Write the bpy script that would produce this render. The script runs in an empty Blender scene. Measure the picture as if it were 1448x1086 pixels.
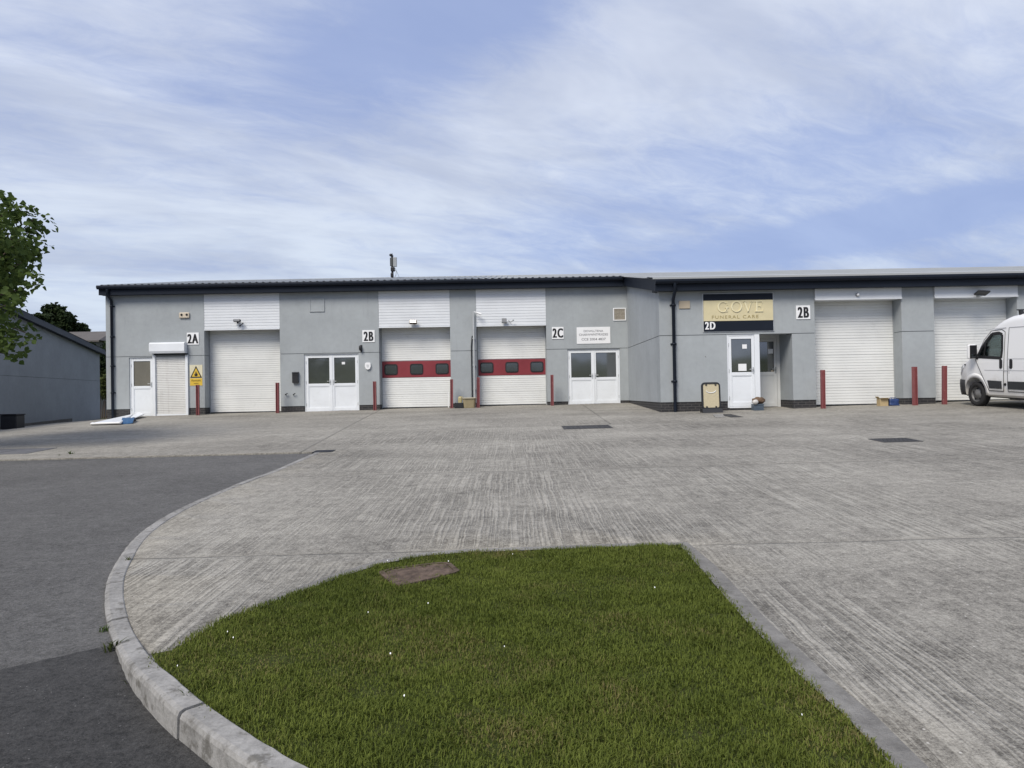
import bpy, bmesh, math, random
import numpy as np
from mathutils import Vector, Matrix
from mathutils import noise as mnoise

rnd = random.Random(7)
SC = bpy.context.scene
COL = SC.collection
R_ = math.radians

# ------------------------------------------------------------------ camera calibration
FPX, CX, CY = 1053.0, 724.0, 543.0
EYE = 1.6
_p, _t = R_(0.675), R_(1.0)
_F = Vector((0, math.cos(_p), math.sin(_p)))
_U0 = Vector((0, -math.sin(_p), math.cos(_p)))
_R0 = Vector((1, 0, 0))
_R = _R0 * math.cos(_t) - _U0 * math.sin(_t)
_U = _R0 * math.sin(_t) + _U0 * math.cos(_t)
EYEP = Vector((0, 0, EYE))

def g(x, y):
    """height of the sloping yard"""
    xc = min(max(x, -45.0), 40.0)
    yc = min(max(y, -12.0), 50.0)
    z = 0.0455 * yc - 0.00025 * yc * yc + 0.01 * xc
    if xc < -14.0:
        z += 0.07 * (xc + 14.0)
    if xc > 8.0 and yc > 15.0:
        z += 0.008 * min(xc-8.0, 8.0) * min(1.0, (yc-15.0)/6.0)
    return z

def ray(px, py):
    return _F + _R * ((px - CX) / FPX) + _U * ((CY - py) / FPX)

def W(px, py, Y):
    d = ray(px, py)
    k = Y / d.y
    return Vector((d.x * k, Y, EYE + d.z * k))

def GP(px, py, off=0.0):
    d = ray(px, py)
    lo, hi = 0.2, 120.0
    for _ in range(60):
        m = (lo + hi) / 2
        p = EYEP + d * m
        if p.z > g(p.x, p.y) + off: lo = m
        else: hi = m
    return EYEP + d * lo

def rect(px0, py0, px1, py1, Y):
    xm, ym = (px0 + px1) / 2, (py0 + py1) / 2
    return W(px0, ym, Y).x, W(px1, ym, Y).x, W(xm, py1, Y).z, W(xm, py0, Y).z

def WX(px, Y, py=500): return W(px, py, Y).x

# ------------------------------------------------------------------ mesh helpers
WLOC = {}
SPLIT = {'wall', 'plinth', 'wall_joint', 'jamb_track', 'hinge', 'lamp_head', 'clamp', 'fascia', 'seat', 'wiper', 'light_blocker', 'clip', 'guide_rail', 'sign_frame', 'junction_box', 'lettering'}

class MB:
    def __init__(self): self.v = []; self.f = []; self.sm = []
    def add(self, verts, faces, smooth=False):
        n = len(self.v)
        self.v += [tuple(p) for p in verts]
        self.f += [tuple(i + n for i in fc) for fc in faces]
        self.sm += [smooth] * len(faces)
        return self
    def box(self, x0, x1, y0, y1, z0, z1, b=0.0):
        if x0 > x1: x0, x1 = x1, x0
        if y0 > y1: y0, y1 = y1, y0
        if z0 > z1: z0, z1 = z1, z0
        if b <= 0:
            v = [(x0,y0,z0),(x1,y0,z0),(x1,y1,z0),(x0,y1,z0),(x0,y0,z1),(x1,y0,z1),(x1,y1,z1),(x0,y1,z1)]
            f = [(0,3,2,1),(4,5,6,7),(0,1,5,4),(1,2,6,5),(2,3,7,6),(3,0,4,7)]
            return self.add(v, f)
        b = min(b, (x1-x0)*.45, (y1-y0)*.45, (z1-z0)*.45)
        bm = bmesh.new()
        vs = [bm.verts.new(p) for p in [(x0,y0,z0),(x1,y0,z0),(x1,y1,z0),(x0,y1,z0),(x0,y0,z1),(x1,y0,z1),(x1,y1,z1),(x0,y1,z1)]]
        for q in [(0,3,2,1),(4,5,6,7),(0,1,5,4),(1,2,6,5),(2,3,7,6),(3,0,4,7)]:
            bm.faces.new([vs[i] for i in q])
        bmesh.ops.bevel(bm, geom=bm.edges[:], offset=b, segments=2, affect='EDGES', profile=.5)
        self.bm(bm)
        return self
    def bm(self, bm, M=None, smooth=False):
        bm.verts.index_update()
        vs = [(M @ v.co) if M else v.co.copy() for v in bm.verts]
        self.add(vs, [[v.index for v in f.verts] for f in bm.faces], smooth)
        bm.free(); return self
    def prism(self, poly, axis, a, b):
        """poly: list of 2D points; axis 'x','y','z' of extrusion between a and b"""
        n = len(poly)
        def P(u, v, w):
            if axis == 'x': return (w, u, v)
            if axis == 'y': return (u, w, v)
            return (u, v, w)
        vs = [P(u, v, a) for u, v in poly] + [P(u, v, b) for u, v in poly]
        fs = [tuple(range(n)), tuple(range(2*n-1, n-1, -1))]
        for i in range(n):
            j = (i+1) % n
            fs.append((j, i, i+n, j+n))
        return self.add(vs, fs)
    def tube(self, pts, r, n=8, caps=True, smooth=True):
        pts = [Vector(p) for p in pts]
        rs = r if isinstance(r, (list, tuple)) else [r]*len(pts)
        vs = []; fs = []
        prev = None
        for i, p in enumerate(pts):
            if i == 0: d = pts[1]-p
            elif i == len(pts)-1: d = p-pts[i-1]
            else: d = pts[i+1]-pts[i-1]
            d.normalize()
            if prev is None:
                a = d.orthogonal().normalized()
            else:
                a = (prev - d*prev.dot(d)).normalized()
            prev = a
            b = d.cross(a)
            for k in range(n):
                t = 2*math.pi*k/n
                vs.append(p + (a*math.cos(t)+b*math.sin(t))*rs[i])
        for i in range(len(pts)-1):
            for k in range(n):
                k2 = (k+1) % n
                fs.append((i*n+k, i*n+k2, (i+1)*n+k2, (i+1)*n+k))
        self.add(vs, fs, smooth)
        if caps:
            m = len(pts)-1
            self.add(vs[:n], [tuple(range(n-1,-1,-1))]); self.add(vs[m*n:], [tuple(range(n))])
        return self
    def lathe(self, prof, axis_o, axis_d, n=24, smooth=True):
        """prof: (r, h) along axis"""
        d = Vector(axis_d).normalized(); a = d.orthogonal().normalized(); b = d.cross(a); o = Vector(axis_o)
        vs = []; fs = []
        for r, h in prof:
            for k in range(n):
                t = 2*math.pi*k/n
                vs.append(o + d*h + (a*math.cos(t)+b*math.sin(t))*r)
        for i in range(len(prof)-1):
            for k in range(n):
                k2 = (k+1) % n
                fs.append((i*n+k, i*n+k2, (i+1)*n+k2, (i+1)*n+k))
        return self.add(vs, fs, smooth)
    def sphere(self, c, r, sx=1, sy=1, sz=1, seg=12, jitter=0.0, sub=None):
        bm = bmesh.new()
        if sub is not None: bmesh.ops.create_icosphere(bm, subdivisions=sub, radius=r)
        else: bmesh.ops.create_uvsphere(bm, u_segments=seg, v_segments=max(6, seg//2+2), radius=r)
        for v in bm.verts:
            if jitter:
                k = 1 + jitter*mnoise.noise(v.co*3/r + Vector(c)*5)
                v.co *= k
            v.co = Vector((v.co.x*sx, v.co.y*sy, v.co.z*sz)) + Vector(c)
        return self.bm(bm, smooth=True)
    def clusters(self, tol=.012):
        """sort loose islands into groups of pieces that touch"""
        n = len(self.v); pa = list(range(n))
        def find(i):
            while pa[i] != i: pa[i] = pa[pa[i]]; i = pa[i]
            return i
        for f in self.f:
            for a in f[1:]: pa[find(a)] = find(f[0])
        isl = {}
        for i in range(n): isl.setdefault(find(i), []).append(i)
        keys = list(isl); bb = []
        for k in keys:
            q = np.array([self.v[i] for i in isl[k]]); bb.append((q.min(0)-tol, q.max(0)+tol))
        m = len(keys); pb = list(range(m))
        def f2(i):
            while pb[i] != i: i = pb[i]
            return i
        for i in range(m):
            for j in range(i):
                if (bb[i][0] <= bb[j][1]).all() and (bb[j][0] <= bb[i][1]).all(): pb[f2(i)] = f2(j)
        root_of = {k: f2(i) for i, k in enumerate(keys)}
        out = {}
        for f, sm in zip(self.f, self.sm): out.setdefault(root_of[find(f[0])], []).append((f, sm))
        res = []
        for fs in out.values():
            mb = MB(); ren = {}
            for f, sm in fs:
                for i in f:
                    if i not in ren: ren[i] = len(mb.v); mb.v.append(self.v[i])
                mb.f.append(tuple(ren[i] for i in f)); mb.sm.append(sm)
            res.append(mb)
        return res
    def build(self, name, mat, parent=None, label=None, local=False):
        if parent is not None and name in SPLIT:
            hz = max(p[2] for p in self.v)-min(p[2] for p in self.v)
            cs = self.clusters(.13*hz if name == 'lettering' else .012)
            if len(cs) > 1: return [c._build(name, mat, parent, label, local) for c in cs][0]
        return self._build(name, mat, parent, label, local)
    def _build(self, name, mat, parent=None, label=None, local=False):
        me = bpy.data.meshes.new(name)
        v = np.array(self.v, dtype=float)
        if parent is not None:
            off = Vector((0,0,0)) if local else WLOC[parent.name]
            loc = Vector((0,0,0)); w = WLOC[parent.name]
        else:
            mn, mx = v.min(0), v.max(0)
            off = Vector(((mn[0]+mx[0])/2, (mn[1]+mx[1])/2, mn[2])); loc = off; w = off
        v = v - np.array(off)
        me.from_pydata([tuple(p) for p in v], [], self.f)
        me.polygons.foreach_set('use_smooth', self.sm)
        bm = bmesh.new(); bm.from_mesh(me)
        bmesh.ops.recalc_face_normals(bm, faces=bm.faces[:]); bm.to_mesh(me); bm.free()
        me.update()
        me.materials.append(mat)
        o = bpy.data.objects.new(name, me); COL.objects.link(o)
        o.location = loc
        if parent is not None: o.parent = parent
        WLOC[o.name] = w
        if label: o['label'] = label
        return o

def tag(o, label, cat, group=None):
    o['label'] = label; o['category'] = cat
    if group: o['group'] = group
    return o

def thing(name, label, cat, loc, group=None, rz=0.0):
    o = bpy.data.objects.new(name, None); COL.objects.link(o)
    o.empty_display_size = .2
    o.location = loc; o.rotation_euler = (0, 0, rz)
    WLOC[o.name] = Vector(loc)
    return tag(o, label, cat, group)

def structure(o): o['kind'] = 'structure'; return o

def zero_origin(o):
    """keep a structure's mesh in world coordinates"""
    l = o.location.copy()
    o.data.transform(Matrix.Translation(l)); o.location = (0, 0, 0)
    return o

def copy_tree(o, parent=None):
    c = o.copy(); COL.objects.link(c)
    if parent: c.parent = parent
    for ch in list(o.children): copy_tree(ch, c)
    return c

# ------------------------------------------------------------------ node helpers
class NT:
    def __init__(self, tree):
        self.t = tree; tree.nodes.clear()
    def n(self, typ, inp=None, **props):
        nd = self.t.nodes.new('ShaderNode'+typ)
        for k, v in props.items(): setattr(nd, k, v)
        for k, v in (inp or {}).items():
            s = nd.inputs[k]
            if isinstance(v, bpy.types.NodeSocket): self.t.links.new(v, s)
            elif isinstance(v, bpy.types.Node): self.t.links.new(v.outputs[0], s)
            else: s.default_value = v
        return nd
    def m(self, op, a, b=None, c=None, clamp=False):
        nd = self.t.nodes.new('ShaderNodeMath'); nd.operation = op; nd.use_clamp = clamp
        for i, v in enumerate((a, b, c)):
            if v is None: continue
            if isinstance(v, bpy.types.NodeSocket): self.t.links.new(v, nd.inputs[i])
            elif isinstance(v, bpy.types.Node): self.t.links.new(v.outputs[0], nd.inputs[i])
            else: nd.inputs[i].default_value = v
        return nd.outputs[0]
    def noise(self, vec, scale, detail=3, rough=.55, dist=0.0):
        return self.n('TexNoise', {'Vector': vec, 'Scale': scale, 'Detail': detail, 'Roughness': rough, 'Distortion': dist}).outputs['Fac']
    def ramp(self, v, a, b, c0=0.0, c1=1.0):
        nd = self.n('MapRange', {'Value': v, 'From Min': a, 'From Max': b, 'To Min': c0, 'To Max': c1}, interpolation_type='SMOOTHSTEP')
        return nd.outputs['Result']
    def mix(self, f, a, b, mode='MIX'):
        nd = self.t.nodes.new('ShaderNodeMix'); nd.data_type = 'RGBA'; nd.blend_type = mode
        for s, v in ((nd.inputs[0], f), (nd.inputs[6], a), (nd.inputs[7], b)):
            if isinstance(v, bpy.types.NodeSocket): self.t.links.new(v, s)
            elif isinstance(v, (tuple, list)): s.default_value = (*v[:3], 1)
            else: s.default_value = v
        return nd.outputs[2]
    def xyz(self, x, y, z):
        return self.n('CombineXYZ', {0: x, 1: y, 2: z}).outputs[0]
    def sep(self, v):
        nd = self.n('SeparateXYZ', {0: v}); return nd.outputs[0], nd.outputs[1], nd.outputs[2]

def newmat(name):
    m = bpy.data.materials.new(name); m.use_nodes = True
    return m, NT(m.node_tree)

def finish(nt, color, rough, height=None, bdist=0.01, bstr=1.0, metal=0.0, spec=.5, **extra):
    inp = {'Base Color': color if isinstance(color, bpy.types.NodeSocket) else (*color, 1), 'Roughness': rough, 'Metallic': metal, 'Specular IOR Level': spec}
    inp.update(extra)
    if height is not None:
        inp['Normal'] = nt.n('Bump', {'Height': height, 'Distance': bdist, 'Strength': bstr}).outputs[0]
    b = nt.n('BsdfPrincipled', inp)
    nt.n('OutputMaterial', {'Surface': b.outputs[0]})

MATS = {}
def pm(name, col, rough=.6, var=.12, vs=2.0, bump=.0, bs=60, metal=0, spec=.4, dirt=0.0, dcol=(.12,.105,.085), streak=0.0, coat=0.0):
    if name in MATS: return MATS[name]
    m, nt = newmat(name)
    P = nt.n('TexCoord').outputs['Object']
    a = nt.noise(P, vs, 5, .6)
    k = nt.m('MULTIPLY_ADD', nt.m('SUBTRACT', a, .5), 2*var*2, 1.0)
    c = nt.mix(1.0, col, nt.xyz(k, k, k), 'MULTIPLY')
    if streak:
        x, y, z = nt.sep(P)
        s = nt.noise(nt.xyz(nt.m('MULTIPLY', nt.m('ADD', x, y), 7), 0.0, nt.m('MULTIPLY', z, .5)), 1.0, 4, .6)
        c = nt.mix(nt.m('MULTIPLY', nt.ramp(s, .5, .75), streak), c, dcol)
    if dirt:
        d = nt.noise(P, vs*2.3, 6, .7)
        c = nt.mix(nt.m('MULTIPLY', nt.ramp(d, .55, .75), dirt), c, dcol)
    rr = nt.m('MULTIPLY_ADD', a, .2, rough-.1)
    h = nt.noise(P, bs, 4, .6) if bump else None
    ex = {}
    if coat: ex['Coat Weight'] = coat
    finish(nt, c, rr, h, bump, 1.0, metal, spec, **ex)
    MATS[name] = m
    return m

def glass_mat(name, tint=(.75,.85,.8), dark=.35, refl_rough=.03):
    m, nt = newmat(name)
    tr = nt.n('BsdfTransparent', {'Color': (*[t*dark for t in tint], 1)})
    gl = nt.n('BsdfGlossy', {'Color': (.9,.95,1,1), 'Roughness': refl_rough})
    fr = nt.n('Fresnel', {'IOR': 1.5})
    f = nt.m('MULTIPLY_ADD', fr.outputs[0], .9, .02, clamp=True)
    mx = nt.n('MixShader', {0: f, 1: tr.outputs[0], 2: gl.outputs[0]})
    nt.n('OutputMaterial', {'Surface': mx.outputs[0]})
    return m

def pane_mat(name, col=(.035,.04,.04), rough=.06, haze=0.0):
    """dark interior behind a reflecting pane"""
    m, nt = newmat(name)
    P = nt.n('TexCoord').outputs['Object']
    a = nt.noise(P, 1.3, 3, .5)
    c = nt.mix(a, tuple(x*.6 for x in col), tuple(x*1.5 for x in col))
    h = nt.noise(P, 1.2, 1, .5)
    finish(nt, c, rough, h, .004, .5, spec=1.0, **{'IOR': 1.9})
    return m

# ------------------------------------------------------------------ materials
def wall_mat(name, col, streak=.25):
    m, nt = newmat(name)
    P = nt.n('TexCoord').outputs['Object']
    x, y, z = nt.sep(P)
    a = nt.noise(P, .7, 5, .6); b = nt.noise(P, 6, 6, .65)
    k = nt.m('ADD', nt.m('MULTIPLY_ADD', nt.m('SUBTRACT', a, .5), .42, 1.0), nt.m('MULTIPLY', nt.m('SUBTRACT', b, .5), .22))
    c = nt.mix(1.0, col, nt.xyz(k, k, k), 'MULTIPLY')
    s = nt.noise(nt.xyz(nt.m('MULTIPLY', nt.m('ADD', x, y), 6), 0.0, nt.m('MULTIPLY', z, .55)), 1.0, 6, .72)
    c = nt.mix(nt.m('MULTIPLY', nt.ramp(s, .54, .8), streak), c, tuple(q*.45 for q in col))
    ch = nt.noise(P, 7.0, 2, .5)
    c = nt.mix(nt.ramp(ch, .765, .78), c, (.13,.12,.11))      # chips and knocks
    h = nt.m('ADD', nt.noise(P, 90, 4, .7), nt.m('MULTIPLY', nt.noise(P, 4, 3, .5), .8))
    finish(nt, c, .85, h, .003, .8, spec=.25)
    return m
M_wall = wall_mat('painted_render', (.332,.357,.371), .28)
M_wall_side_lit = wall_mat('painted_render_side_lit', (.35,.375,.39), .5)  # lighter base paints in the sun on the left-facing side; streaks are its own
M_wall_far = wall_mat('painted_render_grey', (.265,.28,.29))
M_joint = pm('joint_dark', (.09,.10,.11), .9)
M_navy = pm('navy_trim', (.011,.015,.024), .45, .15, 1.0, spec=.18)
M_white = pm('white_upvc', (.72,.75,.78), .35, .05, 2.0, dirt=.18, dcol=(.42,.42,.40))
M_whiteold = pm('white_shutter', (.66,.66,.64), .5, .07, 2.0, dirt=.3, dcol=(.3,.28,.25), streak=.25)
M_clad = pm('white_cladding', (.66,.685,.71), .45, .06, 1.2, dirt=.12, dcol=(.45,.45,.44))
M_door = pm('garage_door_white', (.69,.70,.685), .45, .08, 1.0, dirt=.22, dcol=(.36,.36,.34))
M_redpanel = pm('door_red', (.205,.030,.038), .45, .15, 1.5, dirt=.15, dcol=(.10,.03,.03))
M_black = pm('black_rubber', (.012,.012,.014), .5, .1)
M_blackp = pm('black_plastic', (.02,.021,.024), .45, .1)
M_grey = pm('grey_plastic', (.30,.32,.33), .5, .1)
M_lgrey = pm('galvanised', (.5,.52,.53), .45, .12, 6, metal=.3)
M_greydoor = pm('grey_upvc', (.60,.61,.60), .4, .06)  # plain grey of the recessed door
M_beige = pm('beige_plate', (.42,.36,.27), .6, .12)
M_gold = pm('gold_sign', (.60,.535,.34), .38, .07, 3.0)
M_goldlight = pm('gold_letter', (.74,.68,.46), .35, .06)
M_golddark = pm('gold_letter_dark', (.33,.27,.12), .5, .06)  # darker gold of the small lettering
M_signwhite = pm('sign_white', (.78,.79,.80), .4, .05, dirt=.1, dcol=(.5,.5,.5))
M_ink = pm('sign_black', (.012,.012,.014), .45, .05)
M_inkgrey = pm('faded_ink', (.16,.16,.18), .6, .3, 12)
M_yellow = pm('hazard_yellow', (.62,.42,.05), .5, .1, 8, dirt=.25, dcol=(.5,.45,.3))
M_glassdark = pane_mat('window_glass', (.05,.056,.055))
M_glassmid = pane_mat('window_glass_frosted', (.16,.15,.12), .12)
M_glassblk = pane_mat('door_window_glass', (.025,.03,.034), .1)
M_roof = pm('roof_sheet', (.30,.315,.32), .65, .12, .8, dirt=.35, dcol=(.16,.16,.15), spec=.2)
M_roofdark = pm('roof_sheet_dark', (.035,.042,.055), .5, .15, .8)
M_roofbrown = pm('roof_brown', (.105,.095,.088), .8, .2, 1.0)
M_wood = pm('weathered_wood', (.10,.085,.06), .9, .3, 4)

def brick_mat():
    m, nt = newmat('plinth_brick')
    P = nt.n('TexCoord').outputs['Object']
    x, y, z = nt.sep(P)
    u = nt.m('ADD', x, y)
    bt = nt.n('TexBrick', {'Vector': nt.xyz(u, z, 0.0), 'Color1': (.014,.015,.018,1), 'Color2': (.028,.026,.028,1), 'Mortar': (.085,.082,.08,1),
                           'Scale': 1.0, 'Mortar Size': .007, 'Brick Width': .225, 'Row Height': .075, 'Bias': 0.0})
    a = nt.noise(P, 14, 4, .6)
    c = nt.mix(nt.ramp(a, .5, .8, 0, .5), bt.outputs['Color'], (.055,.054,.052))
    h = nt.m('SUBTRACT', nt.m('MULTIPLY', a, .3), bt.outputs['Fac'])
    finish(nt, c, .75, h, .006, .8)
    return m
M_brick = brick_mat()

def bollard_mat():
    m, nt = newmat('bollard_red')
    tc = nt.n('TexCoord')
    oi = nt.n('ObjectInfo')
    P = nt.n('VectorMath', {0: tc.outputs['Object'], 1: nt.xyz(nt.m('MULTIPLY', oi.outputs['Random'], 40), 0, 0)}, operation='ADD').outputs[0]
    a = nt.noise(P, 4, 5, .65); b = nt.noise(P, 9, 4, .7)
    c = nt.mix(a, (.16,.036,.040), (.27,.088,.090))
    c = nt.mix(nt.ramp(b, .66, .70), c, (.55,.50,.48))
    c = nt.mix(nt.ramp(nt.noise(P, 6, 4, .7), .62, .72), c, (.09,.035,.02))
    finish(nt, c, .55, b, .004, .6)
    return m
M_bollard = bollard_mat()

# ---- ground materials
JY = [GP(1200, 768).y, GP(700, 669).y, GP(640, 629).y, GP(700, 606).y]
_l0, _l1 = GP(385, 664), GP(516, 592)
_r0, _r1 = GP(862, 600), GP(831, 578)

def yard_mat():
    m, nt = newmat('brushed_concrete')
    P = nt.n('TexCoord').outputs['Object']
    x, y, z = nt.sep(P)
    # bays and joints
    jn = nt.m('MULTIPLY', nt.m('SUBTRACT', nt.noise(P, 2.2, 3, .6), .5), .05)
    bay = 0.0; line = 0.0; band = 0.0
    for i, c in enumerate(JY):
        d = nt.m('ADD', nt.m('SUBTRACT', y, c), jn)
        if i == 0:                                   # the near joint swings a little to the right
            d = nt.m('ADD', d, nt.m('MULTIPLY', x, 0.012))
        bay = nt.m('ADD', bay, nt.m('GREATER_THAN', d, 0.0))
        ad = nt.m('ABSOLUTE', d)
        line = nt.m('MAXIMUM', line, nt.ramp(ad, .006+.002*i, .022+.006*i, 1, 0))
        band = nt.m('MAXIMUM', band, nt.ramp(ad, .05, .11+.03*i, 1, 0))
    for (a, b) in ((_l0, _l1), (_r0, _r1)):
        t = (b-a); t.z = 0; t.normalize(); n_ = Vector((-t.y, t.x, 0))
        c = n_.dot(a)
        d = nt.m('ABSOLUTE', nt.m('ADD', nt.m('SUBTRACT', nt.m('ADD', nt.m('MULTIPLY', x, n_.x), nt.m('MULTIPLY', y, n_.y)), c), nt.m('MULTIPLY', jn, .6)))
        line = nt.m('MAXIMUM', line, nt.m('MULTIPLY', nt.ramp(d, .01, .04, 1, 0), nt.m('GREATER_THAN', y, min(a.y, b.y)-.3)))
        band = nt.m('MAXIMUM', band, nt.m('MULTIPLY', nt.ramp(d, .06, .18, 1, 0), nt.m('GREATER_THAN', y, min(a.y, b.y)-.3)))
    # tined grooves along the yard, wandering where the broom wandered
    wob = nt.m('MULTIPLY', nt.m('SUBTRACT', nt.noise(nt.xyz(x, nt.m('MULTIPLY', y, .9), bay), .55, 2, .5), .5), .22)
    wob2 = nt.m('MULTIPLY', nt.m('SUBTRACT', nt.noise(nt.xyz(nt.m('MULTIPLY', x, 1.4), nt.m('MULTIPLY', y, 1.6), bay), 1.4, 2, .5), .5), .05)
    wx = nt.m('ADD', nt.m('ADD', x, nt.m('MULTIPLY', bay, 7.31)), nt.m('ADD', nt.m('MULTIPLY', wob, .35), wob2))
    gv = nt.noise(nt.xyz(nt.m('MULTIPLY', wx, 36.0), nt.m('MULTIPLY', y, .55), bay), 1.0, 3, .6)
    gf = nt.noise(nt.xyz(nt.m('MULTIPLY', wx, 75.0), nt.m('MULTIPLY', y, 2.6), bay), 1.0, 2, .5)
    groove = nt.m('ADD', nt.m('MULTIPLY', nt.ramp(gv, .40, .60), .72), nt.m('MULTIPLY', gf, .28))
    worn = nt.ramp(nt.noise(nt.xyz(x, nt.m('MULTIPLY', y, .6), 3.0), .55, 6, .7), .36, .62)
    grit = nt.noise(P, 7.0, 9, .82)
    far = nt.ramp(y, 17.0, 22.5, 1, .06)
    left = nt.ramp(x, -9.0, -3.0, .35, 1.0)
    amp = nt.m('MULTIPLY', nt.m('MULTIPLY', nt.m('MULTIPLY_ADD', worn, .75, .25), far), nt.m('MULTIPLY', nt.m('SUBTRACT', 1.0, band), left))
    speck = nt.noise(P, 95, 4, .75)
    speck2 = nt.noise(P, 34, 4, .75)
    patch = nt.noise(P, .35, 5, .6)
    patch2 = nt.noise(nt.xyz(nt.m('MULTIPLY', x, .35), nt.m('MULTIPLY', y, 1.0), 5.0), 1.1, 4, .6)
    val = nt.m('ADD', nt.m('MULTIPLY', nt.m('SUBTRACT', groove, .5), nt.m('MULTIPLY', amp, nt.m('MULTIPLY_ADD', nt.m('LESS_THAN', y, JY[0]), .20, .42))),
               nt.m('ADD', nt.m('MULTIPLY', nt.m('SUBTRACT', patch, .5), .75), nt.m('MULTIPLY', nt.m('SUBTRACT', patch2, .5), .55)))
    val = nt.m('ADD', val, nt.m('ADD', nt.m('MULTIPLY', nt.m('SUBTRACT', speck, .5), 1.7), nt.m('MULTIPLY', nt.m('SUBTRACT', speck2, .5), 1.3)))
    val = nt.m('ADD', val, nt.m('MULTIPLY', nt.m('SUBTRACT', grit, .5), 1.5))
    val = nt.m('ADD', val, .5, clamp=True)
    c = nt.mix(val, (.088,.082,.071), (.415,.395,.347))
    c = nt.mix(nt.m('MULTIPLY', line, nt.ramp(nt.noise(P, 3.0, 4, .7), .3, .65, .15, .6)), c, (.085,.082,.072))
    stones = nt.ramp(nt.n('TexVoronoi', {'Vector': P, 'Scale': 14.0}).outputs['Distance'], .05, .11, 1, 0)
    stones = nt.m('MULTIPLY', stones, nt.ramp(nt.noise(P, 3.7, 3, .6), .44, .58))
    c = nt.mix(nt.m('MULTIPLY', stones, .8), c, (.62,.60,.56))
    oil = nt.ramp(nt.noise(nt.xyz(x, y, 9.0), .9, 4, .65), .66, .76)
    c = nt.mix(nt.m('MULTIPLY', oil, .45), c, (.085,.08,.072))
    h = nt.m('ADD', nt.m('ADD', nt.m('MULTIPLY', groove, amp), nt.m('MULTIPLY', grit, .8)), nt.m('ADD', nt.m('MULTIPLY', speck, .3), nt.m('MULTIPLY', speck2, .45)))
    h = nt.m('SUBTRACT', h, line)
    finish(nt, c, .88, h, .012, .9, spec=.25)
    return m
M_yard = yard_mat()

def asphalt_mat(name, lo, hi):
    m, nt = newmat(name)
    P = nt.n('TexCoord').outputs['Object']
    a = nt.noise(P, 120, 4, .75); b = nt.noise(P, .5, 5, .6); d = nt.noise(P, 40, 3, .7); e = nt.noise(P, 9, 9, .85)
    v = nt.m('ADD', nt.m('ADD', nt.m('MULTIPLY', nt.m('SUBTRACT', a, .5), 1.9), nt.m('MULTIPLY', nt.m('SUBTRACT', d, .5), 1.4)), nt.m('MULTIPLY', nt.m('SUBTRACT', b, .5), .8))
    v = nt.m('ADD', v, nt.m('MULTIPLY', nt.m('SUBTRACT', e, .5), 1.6))
    v = nt.m('ADD', v, .5, clamp=True)
    c = nt.mix(v, lo, hi)
    vo = nt.n('TexVoronoi', {'Vector': P, 'Scale': 26.0}).outputs['Distance']
    st = nt.m('MULTIPLY', nt.ramp(vo, .06, .12, 1, 0), nt.ramp(nt.noise(P, 7, 3, .6), .46, .58))
    c = nt.mix(nt.m('MULTIPLY', st, .7), c, (.30,.29,.28))
    h = nt.m('ADD', nt.m('ADD', a, d), e)
    finish(nt, c, .85, h, .010, .9, spec=.3)
    return m
M_asphalt = asphalt_mat('asphalt_worn', (.042,.041,.039), (.178,.174,.166))
M_patch = asphalt_mat('asphalt_dark', (.018,.018,.0175), (.090,.088,.085))

def kerb_mat():
    m, nt = newmat('kerb_concrete')
    P = nt.n('TexCoord').outputs['Object']
    a = nt.noise(P, 2.5, 5, .65); b = nt.noise(P, 30, 4, .7); d = nt.noise(P, 9, 5, .7)
    v = nt.m('ADD', nt.m('MULTIPLY_ADD', nt.m('SUBTRACT', a, .5), 1.0, .5), nt.m('MULTIPLY', nt.m('SUBTRACT', b, .5), .8), clamp=True)
    c = nt.mix(v, (.085,.082,.075), (.43,.42,.40))
    c = nt.mix(nt.ramp(d, .52, .66, 0, .75), c, (.09,.085,.072))
    finish(nt, c, .85, nt.m('ADD', b, d), .006, .8, spec=.25)
    return m
M_kerb = kerb_mat()
def edging_mat():
    m, nt = newmat('trowelled_concrete')
    P = nt.n('TexCoord').outputs['Object']
    a = nt.noise(P, 1.6, 6, .65); b = nt.noise(P, 8, 9, .8); e = nt.noise(P, 90, 4, .7)
    v = nt.m('ADD', nt.m('MULTIPLY_ADD', nt.m('SUBTRACT', a, .5), 1.3, .5), nt.m('MULTIPLY', nt.m('SUBTRACT', b, .5), 1.6), clamp=True)
    c = nt.mix(v, (.085,.081,.074), (.31,.30,.28))
    finish(nt, c, .88, nt.m('ADD', b, e), .010, .9, spec=.25)
    return m
M_edging = edging_mat()
M_soil = None
M_soil = pm('soil', (.085,.062,.042), .95, .35, 8, .02, 40, spec=.1)

def turf_mat():
    m, nt = newmat('turf_ground')
    P = nt.n('TexCoord').outputs['Object']
    a = nt.noise(P, 3, 5, .7); b = nt.noise(P, 50, 3, .7)
    c = nt.mix(a, (.030,.045,.012), (.075,.085,.025)); c = nt.mix(nt.ramp(b, .5, .75), c, (.06,.045,.025))
    finish(nt, c, .95, b, .02, .8, spec=.1)
    return m
M_turf = turf_mat()

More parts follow.
